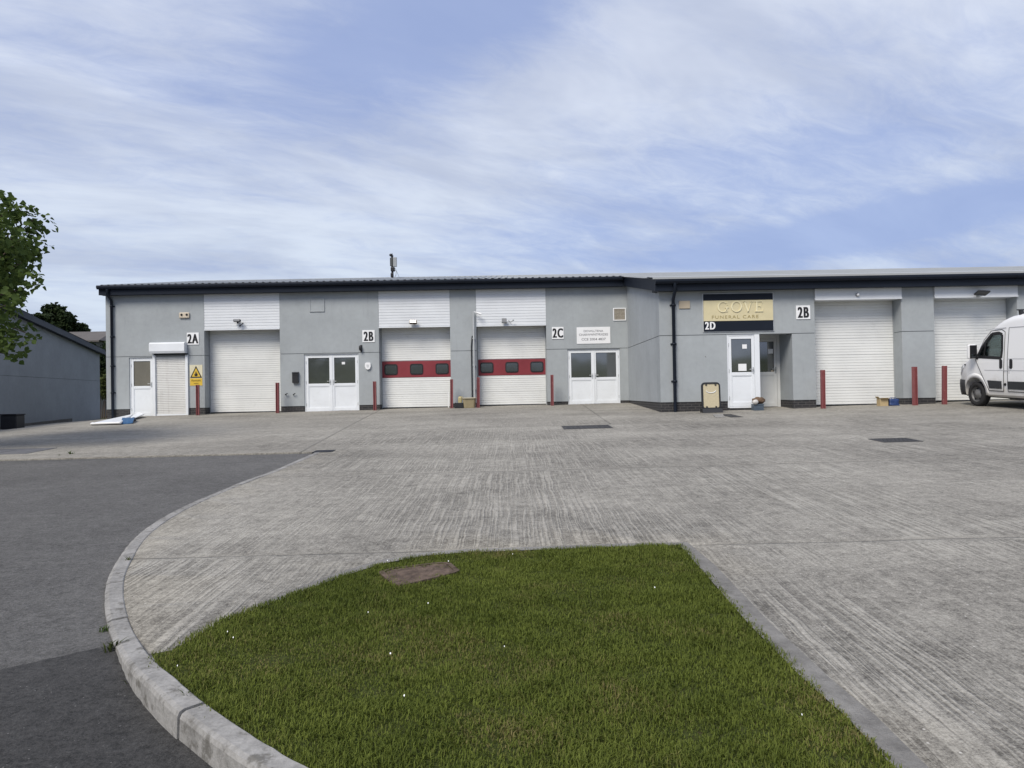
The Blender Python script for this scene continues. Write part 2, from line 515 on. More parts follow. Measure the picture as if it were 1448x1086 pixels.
def blade_mat(name, c0, c1, dry, dryamt=.2, trans=.3, use_pos=True):
    m, nt = newmat(name)
    geo = nt.n('NewGeometry'); P = nt.n('TexCoord').outputs['Object']
    r = geo.outputs['Random Per Island']
    lo = nt.noise(P, .9, 4, .65)
    lo2 = nt.noise(P, 6.5, 4, .7)
    f = nt.m('ADD', nt.m('MULTIPLY', r, .42), nt.m('ADD', nt.m('MULTIPLY', nt.ramp(lo, .3, .7), .33), nt.m('MULTIPLY', nt.ramp(lo2, .3, .7), .25)))
    c = nt.mix(f, c0, c1)
    dn = nt.m('ADD', nt.m('MULTIPLY', nt.noise(P, 1.6, 4, .65), .75), nt.m('MULTIPLY', nt.m('FRACT', nt.m('MULTIPLY', r, 17.3)), .3))
    c = nt.mix(nt.ramp(dn, 0.66-.12*dryamt, .84-.12*dryamt, 0, .8), c, dry)
    b = nt.n('BsdfPrincipled', {'Base Color': c, 'Roughness': .65, 'Specular IOR Level': .12})
    t = nt.n('BsdfTranslucent', {'Color': c})
    mx = nt.n('MixShader', {0: trans, 1: b.outputs[0], 2: t.outputs[0]})
    nt.n('OutputMaterial', {'Surface': mx.outputs[0]})
    return m
M_blade = blade_mat('grass_blades', (.055,.077,.012), (.175,.210,.042), (.215,.175,.08), .5)
M_leaf = blade_mat('sycamore_leaf', (.035,.065,.016), (.125,.175,.05), (.13,.16,.06), 0, .42)
M_leafdark = blade_mat('dark_leaf', (.012,.022,.009), (.035,.052,.018), (.03,.04,.015), 0, .2)
M_leafolive = blade_mat('olive_leaf', (.03,.045,.012), (.085,.10,.03), (.09,.09,.03), 0, .25)
M_bark = pm('bark', (.09,.07,.055), .9, .3, 5, .02, 20)

# ------------------------------------------------------------------ ground sheets
def drape(name, poly, off, mat, step=1.0, skirt=0.0):
    bm = bmesh.new()
    from mathutils.geometry import delaunay_2d_cdt
    n_ = len(poly)
    cv, ce, cf = delaunay_2d_cdt([Vector((p[0], p[1])) for p in poly], [], [list(range(n_))], 1, 1e-5)[:3]
    bv = [bm.verts.new((p.x, p.y, 0)) for p in cv]
    for q in cf: bm.faces.new([bv[i] for i in q])
    xs = [p[0] for p in poly]; ys = [p[1] for p in poly]
    def cuts(a, b):
        c = math.ceil(a/step)*step
        while c < b:
            yield c; c += step
    for c in list(cuts(min(xs), max(xs))):
        bmesh.ops.bisect_plane(bm, geom=bm.verts[:]+bm.edges[:]+bm.faces[:], plane_co=(c, 0, 0), plane_no=(1, 0, 0), dist=1e-5)
    for c in list(cuts(min(ys), max(ys))):
        bmesh.ops.bisect_plane(bm, geom=bm.verts[:]+bm.edges[:]+bm.faces[:], plane_co=(0, c, 0), plane_no=(0, 1, 0), dist=1e-5)
    for v in bm.verts:
        o = off(v.co.x, v.co.y) if callable(off) else off
        v.co.z = g(v.co.x, v.co.y) + o
    bmesh.ops.recalc_face_normals(bm, faces=bm.faces[:])
    if sum(f.normal.z for f in bm.faces) < 0:
        bmesh.ops.reverse_faces(bm, faces=bm.faces[:])
    if skirt:
        be = [e for e in bm.edges if e.is_boundary]
        r = bmesh.ops.extrude_edge_only(bm, edges=be)
        for v in r['geom']:
            if isinstance(v, bmesh.types.BMVert): v.co.z -= skirt
    me = bpy.data.meshes.new(name); bm.to_mesh(me); bm.free()
    for p in me.polygons: p.use_smooth = p.normal.z > .5
    me.materials.append(mat)
    o = bpy.data.objects.new(name, me); COL.objects.link(o); WLOC[o.name] = Vector((0,0,0))
    return structure(o)

def catmull(pts, n=6):
    out = []
    P = [pts[0]*2-pts[1]] + list(pts) + [pts[-1]*2-pts[-2]]
    for i in range(1, len(P)-2):
        for k in range(n):
            t = k/n
            a, b, c, d = P[i-1], P[i], P[i+1], P[i+2]
            out.append(.5*((2*b)+(c-a)*t+(2*a-5*b+4*c-d)*t*t+(3*b-a-3*c+d)*t**3))
    out.append(P[-2]); return out

# kerb inner edge (photo points projected on the ground)
_kin = [(452,640),(400,663),(350,682),(300,703),(255,725),(222,747),(203,765),(188,790),(177,815),(175,842),(180,868),(190,893),(206,918),(222,937),(245,955),(278,984),(325,1018),(385,1056),(440,1086)]
def kerb_off(py): return 0.025 + 0.095*min(1, max(0, (py-893)/62.0))
kin = [GP(x, y, kerb_off(y)) for x, y in _kin]
e = (kin[-1]-kin[-2]).normalized()
kin += [kin[-1]+e*1.0+Vector((.1,0,0)), kin[-1]+e*2.2+Vector((.5,0,0)), kin[-1]+e*3.2+Vector((1.3,.1,0)), kin[-1]+e*4.2+Vector((2.6,.4,0))]
kin = [Vector((p.x, p.y, 0)) for p in kin]
koffs_pts = [kerb_off(y) for _, y in _kin] + [.12]*4
kc = catmull(kin, 8)
# offset values along the spline
kof = []
for i in range(len(koffs_pts)-1):
    for k in range(8): kof.append(koffs_pts[i]+(koffs_pts[i+1]-koffs_pts[i])*k/8)
kof.append(koffs_pts[-1])
KW = 0.118
def knormal(i):
    a = kc[max(0, i-1)]; b = kc[min(len(kc)-1, i+1)]
    t = (b-a).normalized(); return Vector((t.y, -t.x, 0))     # towards the road
# make sure normal points to the road (-x side)
_ks = 1 if knormal(60).x < 0 else -1
kout = [kc[i] + knormal(i)*_ks*KW for i in range(len(kc))]

def kerb_stones():
    # arc length
    L = [0]
    for i in range(1, len(kc)): L.append(L[-1]+(kc[i]-kc[i-1]).length)
    tot = L[-1]
    def at(s):
        s = min(max(s, 0), tot-1e-6)
        j = max(k for k in range(len(L)) if L[k] <= s); j = min(j, len(L)-2)
        t = (s-L[j])/max(1e-9, L[j+1]-L[j])
        return kc[j].lerp(kc[j+1], t), (knormal(j)*_ks).lerp(knormal(j+1)*_ks, t).normalized(), kof[j]*(1-t)+kof[j+1]*t
    mb = MB(); s = 0; r = random.Random(3)
    # find the length of a joint just at the grass corner
    while s < tot:
        ln = .915; gap = .013
        s1 = min(s+ln-gap, tot)
        n = 14; rings = []
        jit = r.uniform(-.006, .006); jz = r.uniform(-.005, .005)
        for k in range(n+1):
            p, nn, o = at(s+(s1-s)*k/n)
            base = g(p.x, p.y)
            zt = base+o+.004+jz+.0035*mnoise.noise(Vector((p.x*16, p.y*16, 0)))
            nw = .004*mnoise.noise(Vector((p.x*22, p.y*22, 7)))-(.006*max(0, mnoise.noise(Vector((p.x*9, p.y*9, 3)))))
            rings.append([(p+nn*(0+jit)).to_tuple()[:2]+(base-.22,), (p+nn*jit).to_tuple()[:2]+(zt-.006,), (p+nn*(.008+jit)).to_tuple()[:2]+(zt,),
                          (p+nn*(KW-.028+jit)).to_tuple()[:2]+(zt-.003,), (p+nn*(KW-.008+jit+nw*1.5)).to_tuple()[:2]+(zt-.012,), (p+nn*(KW+jit+nw)).to_tuple()[:2]+(zt-.03 if o>.06 else zt-.016,),
                          (p+nn*(KW+.012+jit)).to_tuple()[:2]+(base-.22,)])
        m = len(rings[0]); vs = [q for rg in rings for q in rg]; fs = []
        for k in range(n):
            for q in range(m-1):
                fs.append((k*m+q, k*m+q+1, (k+1)*m+q+1, (k+1)*m+q))
        fs.append(tuple(range(m-1, -1, -1))); fs.append(tuple(n*m+q for q in range(m)))
        mb.add(vs, fs)
        s += ln
    # haunching strip of dark grit in the joints
    o = zero_origin(mb.build('kerb', M_kerb)); return structure(o)
kerb_stones()

# grass outline
g_left = [i for i in range(len(kc)) if kof[i] > .115]
gcorner = GP(243, 934, .03)
back_px = [(300,895),(360,865),(420,838),(480,815),(540,796),(600,785),(660,780),(720,778),(800,775),(880,772),(962,770)]
right_px = [(990,800),(1060,880),(1140,960),(1200,1012),(1270,1086)]
gb = [GP(x, y, .03) for x, y in back_px]; gr = [GP(x, y, .03) for x, y in right_px]
ge = (gr[-1]-gr[-2]).normalized()
gr += [gr[-1]+ge*1.0, gr[-1]+ge*1.9]
gb = [Vector((p.x,p.y,0)) for p in gb]; gr = [Vector((p.x,p.y,0)) for p in gr]
gl = [kc[i] for i in range(len(kc)) if kof[i] > .075 and kc[i].x < 1.30]
grass_poly = [Vector((gcorner.x, gcorner.y, 0))] + gb + gr + [p for p in reversed(gl) if p.y < gcorner.y-.03]
# cut the kerb run where it passes beneath the right hand edge
_end = gr[-1]
grass_poly = [p for p in grass_poly if p.y > -1.6]
def grass_off(x, y):
    d = min((Vector((x, y, 0))-p).length for p in gl[::3])
    return .028 + .075*max(0, 1-d/1.6)**1.3
drape('lawn_ground', [(p.x, p.y) for p in grass_poly], lambda x, y: grass_off(x, y)-.012, M_turf, .4)

# trowelled margin along the grass
def margin():
    pts = [Vector((gcorner.x, gcorner.y, 0))] + gb + gr
    wid = []
    for i, p in enumerate(pts):
        wid.append(.09 if i < len(gb)+1 else .115)
    mb = MB(); vs = []
    for i, p in enumerate(pts):
        a = pts[max(0, i-1)]; b = pts[min(len(pts)-1, i+1)]
        t = (b-a).normalized(); n_ = Vector((-t.y, t.x, 0))
        if i == len(gb): n_ = (Vector((0,1,0))+Vector((1,0,0))).normalized()*1.2
        q0 = p - n_*.012; q1 = p + n_*wid[i]
        vs += [(q0.x, q0.y, g(q0.x, q0.y)+.029), (q1.x, q1.y, g(q1.x, q1.y)+.029)]
    mb.add(vs, [(2*i, 2*i+1, 2*i+3, 2*i+2) for i in range(len(pts)-1)])
    structure(zero_origin(mb.build('concrete_edging', M_edging)))
margin()

# concrete yard and asphalt road
as_l = GP(0, 652); as_r = GP(448, 641)
dl = (as_l-as_r).normalized()
as_far = as_l + dl*25
yard = [Vector((as_far.x, as_far.y, 0)), Vector((as_l.x, as_l.y, 0)), Vector((as_r.x, as_r.y, 0))]
yard += [kc[i] for i in range(0, len(kc)) if kof[i] < .10]
yard += [Vector((gcorner.x, gcorner.y, 0))] + gb + gr
yard += [Vector((gr[-1].x+.6, -9, 0)), Vector((34, -9, 0)), Vector((34, 30, 0)), Vector((-17, 30, 0)), Vector((-20.2, 33, 0)), Vector((-34, 33, 0))]
drape('concrete_yard', [(p.x, p.y) for p in yard], .024, M_yard, 1.0, .06)
road = [Vector((as_far.x, as_far.y+.3, 0)), Vector((as_l.x, as_l.y+.3, 0)), Vector((as_r.x+.3, as_r.y+.25, 0))] + kc[2:] + [Vector((4.0, -14, 0)), Vector((-40, -14, 0))]
drape('asphalt_road', [(p.x, p.y) for p in road], 0.0, M_asphalt, 1.0)
# newer dark asphalt
pl_, pr_ = GP(0, 948), GP(176, 908)
pt = [i for i in range(len(kout)) if kout[i].y < pr_.y]
pe = (pl_-pr_).normalized()
patch = [Vector((*(pl_+pe*6).to_tuple()[:2], 0))]
for k in range(13):
    q = pl_.lerp(pr_, k/12.0); patch.append(Vector((q.x, q.y+.006*math.sin(k*1.9)+.01*rnd.uniform(-1,1), 0)))
patch += [kc[i] for i in pt if kc[i].y < pr_.y-.06] + [Vector((3.6, -8, 0)), Vector((-12, -8, 0))]
drape('asphalt_patch', [(p.x, p.y) for p in patch], 0.004, M_patch, 1.0)

# terrain to the horizon
def terrain():
    xs = sorted(set([-600,-300,-150,-90,-60,-45] + list(range(-40, 41, 2)) + [60,90,150,300,600]))
    ys = sorted(set([-600,-300,-150,-80,-40,-20] + list(range(-12, 51, 2)) + [70,100,150,300,600]))
    vs = [(x, y, g(x, y)-.09) for y in ys for x in xs]; n = len(xs)
    fs = [(j*n+i, j*n+i+1, (j+1)*n+i+1, (j+1)*n+i) for j in range(len(ys)-1) for i in range(n-1)]
    mb = MB(); mb.add(vs, fs, True)
    structure(zero_origin(mb.build('ground', M_turf)))
    # unseen hill ring added behind the camera for the window panes to reflect
    mb = MB(); vs = []; fs = []; N = 90
    for k in range(N+1):
        a = R_(150 + 240*k/N)
        h = 7 + 10*(.5+.5*mnoise.noise(Vector((k*.11, 2, 0)))) + 2.5*mnoise.noise(Vector((k*.6, 5, 0)))
        for rr, hh in ((110, -1), (150, h*.75), (190, h), (260, -2)):
            vs.append((rr*math.cos(a), rr*math.sin(a), hh))
    for k in range(N):
        for q in range(3): fs.append((k*4+q, k*4+q+1, (k+1)*4+q+1, (k+1)*4+q))
    mb.add(vs, fs, True)
    structure(zero_origin(mb.build('reflection_hills', M_turf)))
terrain()
exec_after = []

# ------------------------------------------------------------------ main building
YB, YF = 28.0, 22.0
ZJ = EYE + 1.61                      # horizontal render joint
ZP = 1.24                            # top of brick plinth
ZGB = .2                             # walls are founded here
bld = thing('industrial_building', 'long single storey terrace of pale grey rendered workshop units with navy eaves and white doors', 'building', (4.4, 30.0, .5))

XL = WX(150, YB); XC = (WX(888, YB) + WX(933, YF))/2; XR = 25.5
RS = math.tan(R_(9.5))
def roofz(y): return 4.83 + (y-21.55)*RS

wb = MB(); jb = MB(); pb = MB()
def wallbox(x0, x1, y0, y1, z0, z1, mb=None):
    mb = mb or wb
    if z0 < ZP < z1: z0 = ZP
    gap = .009
    if z0 < ZJ < z1:
        mb.box(x0, x1, y0, y1, z0, ZJ-gap); mb.box(x0, x1, y0, y1, ZJ+gap, z1)
        jb.box(x0+.012, x1-.012, y0+.014, y1-.014, ZJ-gap-.01, ZJ+gap+.01)
    else:
        mb.box(x0, x1, y0, y1, z0, z1)
def plinth(x0, x1, y0, y1):
    pb.box(x0+.004, x1-.004, y0+.014, y1, ZGB, ZP)

TB = .50
ZTB = 5.52; ZTF = 4.52
# --- back wing openings (pixels -> metres)
gd = [(289, 396), (536, 637), (674, 773)]
gds = [(WX(a, YB), WX(b, YB)) for a, b in gd]
dd2A = rect(183, 505, 267, 590, YB); dd2B = rect(430.5, 500.5, 507.5, 584, YB); dd2C = rect(803, 493.5, 877, 577, YB)
segs = [(XL, gds[0][0], dd2A), (gds[0][1], gds[1][0], dd2B), (gds[1][1], gds[2][0], None), (gds[2][1], XC, dd2C)]
for x0, x1, dd in segs:
    if dd:
        wallbox(x0, dd[0], YB, YB+TB, ZGB, ZTB); wallbox(dd[1], x1, YB, YB+TB, ZGB, ZTB)
        wallbox(dd[0], dd[1], YB, YB+TB, dd[3], ZTB)
        plinth(x0, dd[0], YB, YB+TB); plinth(dd[1], x1, YB, YB+TB)
    else:
        wallbox(x0, x1, YB, YB+TB, ZGB, ZTB); plinth(x0, x1, YB, YB+TB)
# --- front wing
gf = [(1153, 1276), (1322, 1440)]
gfs = [(WX(a, YF), WX(b, YF)) for a, b in gf]
rec = rect(1028.5, 472, 1121, 577, YF)
wallbox(XC, rec[0], YF, YF+TB, ZGB, ZTF); wallbox(rec[1], gfs[0][0], YF, YF+TB, ZGB, ZTF)
wallbox(rec[0], rec[1], YF, YF+TB, rec[3], ZTF)
plinth(XC, rec[0], YF, YF+TB); plinth(rec[1], gfs[0][0], YF, YF+TB)
wallbox(gfs[0][1], gfs[1][0], YF, YF+TB, ZGB, ZTF); plinth(gfs[0][1], gfs[1][0], YF, YF+TB)
wallbox(gfs[1][1], XR, YF, YF+TB, ZGB, ZTF); plinth(gfs[1][1], XR, YF, YF+TB)
# recess side cheek and lining
YREC = YF + 1.05
wb.box(rec[1]+.0, rec[1]+.2, YF+TB, YREC+.1, ZP, rec[3]+.05); pb.box(rec[1]+.014, rec[1]+.2, YF+TB, YREC+.1, ZGB, ZP)
wb.box(rec[0]-.1, rec[1]+.2, YF+TB, YREC+.4, rec[3]+.051, rec[3]+.15)
# end walls and rear
wb.box(XL, XL+.3, YB+TB, 46, ZGB, 5.9); wb.box(XR-.3, XR, YF+TB, 46, ZGB, 4.9); wb.box(XL+.3, XR-.3, 45.7, 46, ZGB, 5.9)
wb.build('wall', M_wall, bld); jb.build('wall_joint', M_joint, bld)
# --- side wall of the projecting wing
sb = MB()
def sidepoly(y0, y1, z0, z1f, z1b):
    sb.prism([(y0, z0), (y1, z0), (y1, z1b), (y0, z1f)], 'x', XC, XC+.3)
s0, s1 = YF+TB, YB
sb.prism([(s0, ZP), (s1, ZP), (s1, ZJ-.009), (s0, ZJ-.009)], 'x', XC, XC+.3)
sb.prism([(s0, ZJ+.009), (s1, ZJ+.009), (s1, roofz(s1)-.12), (s0, roofz(s0)-.12)], 'x', XC, XC+.3)
sb.build('side_wall', M_wall_side_lit, bld)
j2 = MB(); j2.box(XC+.014, XC+.29, s0, s1, ZJ-.02, ZJ+.02); j2.build('side_wall_joint', M_joint, bld)
pb.box(XC+.014, XC+.3, YF+TB, YB, ZGB, ZP)
pb.build('plinth', M_brick, bld)
# unseen dark sheets added so that no light leaks through openings
ib = MB(); ib.box(XL+.4, XC-.1, YB+1.6, YB+1.7, ZGB, 5.4); ib.box(XC+.4, XR-.4, YF+2.2, YF+2.3, ZGB, 4.6); ib.build('light_blocker', M_joint, bld)

# --- roof: one plane with trapezoidal ribs
def roofmesh():
    mb = MB()
    def strip(x0, x1, y0, y1):
        prof = []; x = x0; P = .25
        while x < x1:
            for dx, dz in ((0, 0), (.13, 0), (.155, .036), (.225, .036)):
                if x+dx <= x1: prof.append((x+dx, dz))
            x += P
        prof.append((x1, 0))
        n = len(prof); vs = []
        for y in (y0, (y0+y1)/2, y1):
            for px, dz in prof: vs.append((px, y, roofz(y)+dz))
        fs = [(k*n+i, k*n+i+1, (k+1)*n+i+1, (k+1)*n+i) for k in range(2) for i in range(n-1)]
        mb.add(vs, fs)
        return prof
    strip(XL-.10, XC-.25, YB-.42, 36); strip(XC-.25, XR+.2, YF-.42, 36)
    mb.add([(XL-.10,36,roofz(36)),(XR+.2,36,roofz(36)),(XR+.2,46.4,roofz(36)-10.4*RS),(XL-.10,46.4,roofz(36)-10.4*RS)], [(0,1,2,3)])
    mb.tube([(XL-.10,36,roofz(36)+.0),(XR+.2,36,roofz(36)+.0)], .05, 6)
    return mb.build('roof', M_roof, bld)
roofmesh()
ef = MB(); ef.add([(XC-.25, YF-.43, roofz(YF-.43)+.042), (XR+.2, YF-.43, roofz(YF-.43)+.042), (XR+.2, YF+1.2, roofz(YF+1.2)+.042), (XC-.25, YF+1.2, roofz(YF+1.2)+.042)], [(0,1,2,3)])
ef.add([(XC-.25, YF-.432, roofz(YF-.43)+.04), (XR+.2, YF-.432, roofz(YF-.43)+.04), (XR+.2, YF-.432, roofz(YF-.43)-.01), (XC-.25, YF-.432, roofz(YF-.43)-.01)], [(0,1,2,3)])
ef.build('eaves_sheet', pm('eaves_sheet', (.34,.355,.36), .6, .08, .8, dirt=.2, dcol=(.2,.2,.19), spec=.2), bld)
# fascia, gutter, soffit
fb = MB()
def eaves(x0, x1, Y, zt):
    fb.box(x0, x1, Y-.30, Y-.27, zt-.36, zt-.03)                 # fascia board
    fb.box(x0, x1, Y-.269, Y-.002, zt-.35, zt-.33)               # soffit
    fb.box(x0, x1, Y-.29, Y+.4, zt-.32, zt-.06)                  # closing block
ztb = roofz(YB-.3); ztf = roofz(YF-.3)
eaves(XL-.06, XC-.16, YB, ztb); eaves(XC-.12, XR+.2, YF, ztf)
fb.prism([(YF-.3, ztf-.36), (YB-.3, ztb-.36), (YB-.3, ztb+.0), (YF-.3, ztf+.0)], 'x', XC-.155, XC-.125)
fb.prism([(YF-.26, ztf-.34), (YB-.32, ztb-.34), (YB-.32, ztb-.05), (YF-.26, ztf-.05)], 'x', XC-.124, XC+.25)
fb.prism([(YB-.3, ztb-.36), (36, roofz(36)-.36), (36, roofz(36)), (YB-.3, ztb)], 'x', XL-.09, XL-.061)
fb.build('fascia', M_navy, bld)
def gutter(x0, x1, Y, zt):
    mb = MB()
    prof = [(Y-.42, zt-.02), (Y-.44, zt-.05), (Y-.44, zt-.10), (Y-.40, zt-.16), (Y-.33, zt-.16), (Y-.303, zt-.13), (Y-.303, zt-.03)]
    mb.prism(prof, 'x', x0, x1)
    x = x0+1.8
    while x < x1:
        mb.prism([(a-(.006 if a < Y-.31 else 0), b-.006) for a, b in prof], 'x', x, x+.07); x += 2.9
    mb.build('gutter', M_navy, bld)
gutter(XL-.11, XC-.17, YB, ztb+.012); gutter(XC-.16, XR+.2, YF, ztf)
def downpipe(px, Y, zt, kink):
    x = WX(px, Y)
    mb = MB(); z0 = g(x, Y-.1)
    pts = [(x, Y-.37, zt-.14), (x, Y-.36, zt-.34), (x, Y-.08, zt-.62 if kink else zt-.55), (x, Y-.075, z0+.02)]
    mb.tube(pts, .05, 10)
    for z in (zt-.75, zt-1.9, zt-3.0, zt-4.0):
        if z > z0+.1: mb.lathe([(.05, -.03), (.066, -.03), (.066, .03), (.05, .03)], (x, Y-.076, z), (0, 0, 1), 10); mb.box(x-.09, x+.09, Y-.03, Y-.003, z-.02, z+.02)
    mb.build('downpipe', M_navy, bld)
downpipe(160, YB, ztb, False); downpipe(952.5, YF, ztf, True)

# --- ribbed sheet helper (garage doors, upper cladding, shutters)
def ribbed(mb, x0, x1, y, z0, z1, pitch=.08, depth=.012, groove=.016, big=0):
    z = z0; k = 0; rows = []
    while z < z1-1e-4:
        zt = min(z+pitch, z1)
        gdep = depth*(1.8 if big and k % big == 0 else 1.0)
        rows += [(z, gdep), (z+groove*.5, gdep), (min(z+groove, zt), 0), (zt-.002, depth*.18)]
        z = zt; k += 1
    rows.append((z1, depth))
    vs = []
    for zz, d in rows: vs += [(x0, y+d, zz), (x1, y+d, zz)]
    mb.add(vs, [(2*i, 2*i+1, 2*i+3, 2*i+2) for i in range(len(rows)-1)])

def rrect(cx, cz, w, h, r, n=5):
    pts = []
    for k, (sx, sz) in enumerate(((1,1),(-1,1),(-1,-1),(1,-1))):
        for q in range(n+1):
            a = math.pi/2*(k+q/n)
            pts.append((cx+sx*(w/2-r)+r*math.cos(a), cz+sz*(h/2-r)+r*math.sin(a)))
    return pts

def garage(x0, x1, Y, ztop, zbot, band=None, panel_top=None, label=None, housing=None):
    yd = Y + .47
    mb = MB()
    ribbed(mb, x0-.05, x1+.05, yd, zbot+.03, band[0]-.012 if band else ztop+.35, .083, .011, .016, 6)
    if band: ribbed(mb, x0-.05, x1+.05, yd, band[1]+.012, ztop+.35, .083, .011, .016, 6)
    mb.box(x0-.05, x1+.05, yd+.03, yd+.06, zbot, ztop+.3)
    d = mb.build('garage_door', M_door, bld, label)
    s = MB(); s.box(x0-.05, x1+.05, yd-.012, yd+.025, zbot-.03, zbot+.03); s.build('door_seal', M_black, d)
    if band:
        rb = MB(); rb.box(x0-.04, x1+.04, yd-.004, yd+.02, band[0], band[1], .006); rb.build('red_panel', M_redpanel, d)
        wd = x1-x0; h = (band[1]-band[0])
        for k in range(3):
            cx = x0 + wd*(.137+.363*k); cz = (band[0]+band[1])/2
            o_ = rrect(cx, cz, .50, h*.66, .085); i_ = rrect(cx, cz, .43, h*.52, .06)
            fr = MB(); n = len(o_)
            vs = [(a, yd-.022, b) for a, b in o_]+[(a, yd-.022, b) for a, b in i_]+[(a, yd-.003, b) for a, b in o_]+[(a, yd-.008, b) for a, b in i_]
            fs = []
            for i in range(n):
                j = (i+1) % n
                fs += [(i, j, n+j, n+i), (i, i+2*n, j+2*n, j), (n+i, n+j, 3*n+j, 3*n+i)]
            fr.add(vs, fs); fr.build('window_frame', M_black, d)
            gp = MB(); gp.add([(a, yd-.012, b) for a, b in i_], [tuple(range(n))]); gp.build('window_pane', M_glassblk, d)
    # jamb tracks
    hb = MB()
    hb.box(x0-.0, x0+.03, yd-.03, yd-.013, zbot, ztop+.2); hb.box(x1-.03, x1, yd-.03, yd-.013, zbot, ztop+.2)
    hb.build('jamb_track', M_grey, d)
    if housing is None:
        p = MB(); ribbed(p, x0+.003, x1-.003, Y+.01, ztop, panel_top, .105, .012, .02, 0)
        p.box(x0+.003, x1-.003, Y+.04, Y+.08, ztop+.004, panel_top)
        p.box(x0+.003, x1-.003, Y-.012, Y+.03, ztop-.04, ztop-.001)
        p.build('upper_cladding', M_clad, bld)
    else:
        p = MB(); p.box(x0+.004, x1-.004, Y-.06, Y+.42, ztop, panel_top, .012)
        p.box(x0+.004, x1-.004, Y-.075, Y-.058, ztop-.012, ztop+.03, .003); p.build('shutter_housing', M_clad, bld)

cen = [(a+b)/2 for a, b in gd]
zt0 = rect(289, 415, 396, 465, YB)
garage(gds[0][0], gds[0][1], YB, W(342, 465, YB).z, g(gds[0][0]+1.3, YB)+.04, None, ZTB-.01)
band1 = (W(589, 533.5, YB+.47).z, W(589, 510.5, YB+.47).z)
garage(gds[1][0], gds[1][1], YB, W(586, 461.5, YB).z, g(gds[1][0]+1.3, YB)+.04, band1, ZTB-.01, 'sectional garage door with a red band and three rounded windows')
band2 = (W(725, 530.5, YB+.47).z, W(725, 508, YB+.47).z)
garage(gds[2][0], gds[2][1], YB, W(723, 459.5, YB).z, g(gds[2][0]+1.3, YB)+.04, band2, ZTB-.01, 'scuffed sectional garage door with a red band and three rounded windows')
garage(gfs[0][0], gfs[0][1], YF, W(1212, 423.5, YF).z, g(gfs[0][0]+1.2, YF)+.04, None, ZTF-.01, 'plain white roller door', True)
garage(gfs[1][0], gfs[1][1], YF, W(1375, 420.5, YF).z, g(gfs[1][0]+1.2, YF)+.04, None, ZTF-.01, 'plain white roller door', True)

# --- personnel doors
def leaf(par, x0, x1, y, z0, z1, hinge='l', glass=M_glassdark, mat=M_white, midf=.47):
    st = .085; h = z1-z0; zm = z0+h*midf
    mb = MB()
    mb.box(x0, x0+st, y, y+.06, z0, z1, .006); mb.box(x1-st, x1, y, y+.06, z0, z1, .006)
    mb.box(x0+st, x1-st, y+.002, y+.058, z1-st, z1-.001, .006); mb.box(x0+st, x1-st, y+.002, y+.058, z0+.001, z0+.12, .006)
    mb.box(x0+st, x1-st, y+.002, y+.058, zm-.05, zm+.05, .006)
    mb.box(x0+st, x1-st, y+.022, y+.04, z0+.12, zm-.05)
    # inner beads
    mb.box(x0+st, x0+st+.018, y+.010, y+.03, z0+.12, zm-.05); mb.box(x1-st-.018, x1-st, y+.010, y+.03, z0+.12, zm-.05)
    mb.box(x0+st+.018, x1-st-.018, y+.010, y+.03, zm-.068, zm-.05); mb.box(x0+st+.018, x1-st-.018, y+.010, y+.03, z0+.12, z0+.138)
    d = mb.build('door_leaf', mat, par)
    gm = MB(); gm.box(x0+st, x1-st, y+.024, y+.034, zm+.05, z1-st); gm.build('glass', glass, par)
    gk = MB()
    for a in ((x0+st, x0+st+.010), (x1-st-.010, x1-st)): gk.box(a[0], a[1], y+.016, y+.023, zm+.05, z1-st)
    gk.box(x0+st+.01, x1-st-.01, y+.016, y+.023, zm+.05, zm+.06); gk.box(x0+st+.01, x1-st-.01, y+.016, y+.023, z1-st-.01, z1-st)
    gk.build('gasket', M_blackp, par)
    hx = x1-st*.5 if hinge == 'l' else x0+st*.5
    hm = MB(); hm.box(hx-.02, hx+.02, y-.012, y-.001, zm+.0, zm+.2, .004)
    sg = -1 if hinge == 'l' else 1
    hm.tube([(hx, y-.012, zm+.13), (hx, y-.05, zm+.13), (hx+sg*.12, y-.05, zm+.13)], .011, 6)
    hm.build('handle', M_lgrey if mat is not M_greydoor else M_grey, par)
    hg = MB(); ex = x0+.0 if hinge == 'l' else x1
    for zz in (z0+.25, zm+.1, z1-.25): hg.tube([(ex, y-.008, zz-.05), (ex, y-.008, zz+.05)], .013, 6)
    hg.build('hinge', M_lgrey, par)

def doorset(r, Y, two=True, midf=.47, zb=None):
    x0, x1, z0, z1 = r
    z0 = g((x0+x1)/2, Y)+.03 if zb is None else zb
    y = Y+.05
    mb = MB(); f = .05
    mb.box(x0+.002, x0+f, y-.01, y+.09, z0-.06, z1-.003, .006); mb.box(x1-f, x1-.002, y-.01, y+.09, z0-.06, z1-.003, .006)
    mb.box(x0+f, x1-f, y-.008, y+.088, z1-f, z1-.004, .006); mb.box(x0+f, x1-f, y-.014, y+.09, z0-.06, z0-.002, .004)
    d = mb.build('double_door' if two else 'single_door', M_white, bld)
    if two:
        xm = (x0+x1)/2
        leaf(d, x0+f+.004, xm-.006, y, z0+.003, z1-f-.004, 'l', midf=midf); leaf(d, xm+.006, x1-f-.004, y, z0+.003, z1-f-.004, 'r', midf=midf)
        cv = MB(); cv.box(xm-.025, xm+.025, y-.014, y-.001, z0+.01, z1-f-.01, .004); cv.build('meeting_stile', M_white, d)
    return d
D2B = doorset(dd2B, YB); D2C = doorset(dd2C, YB)

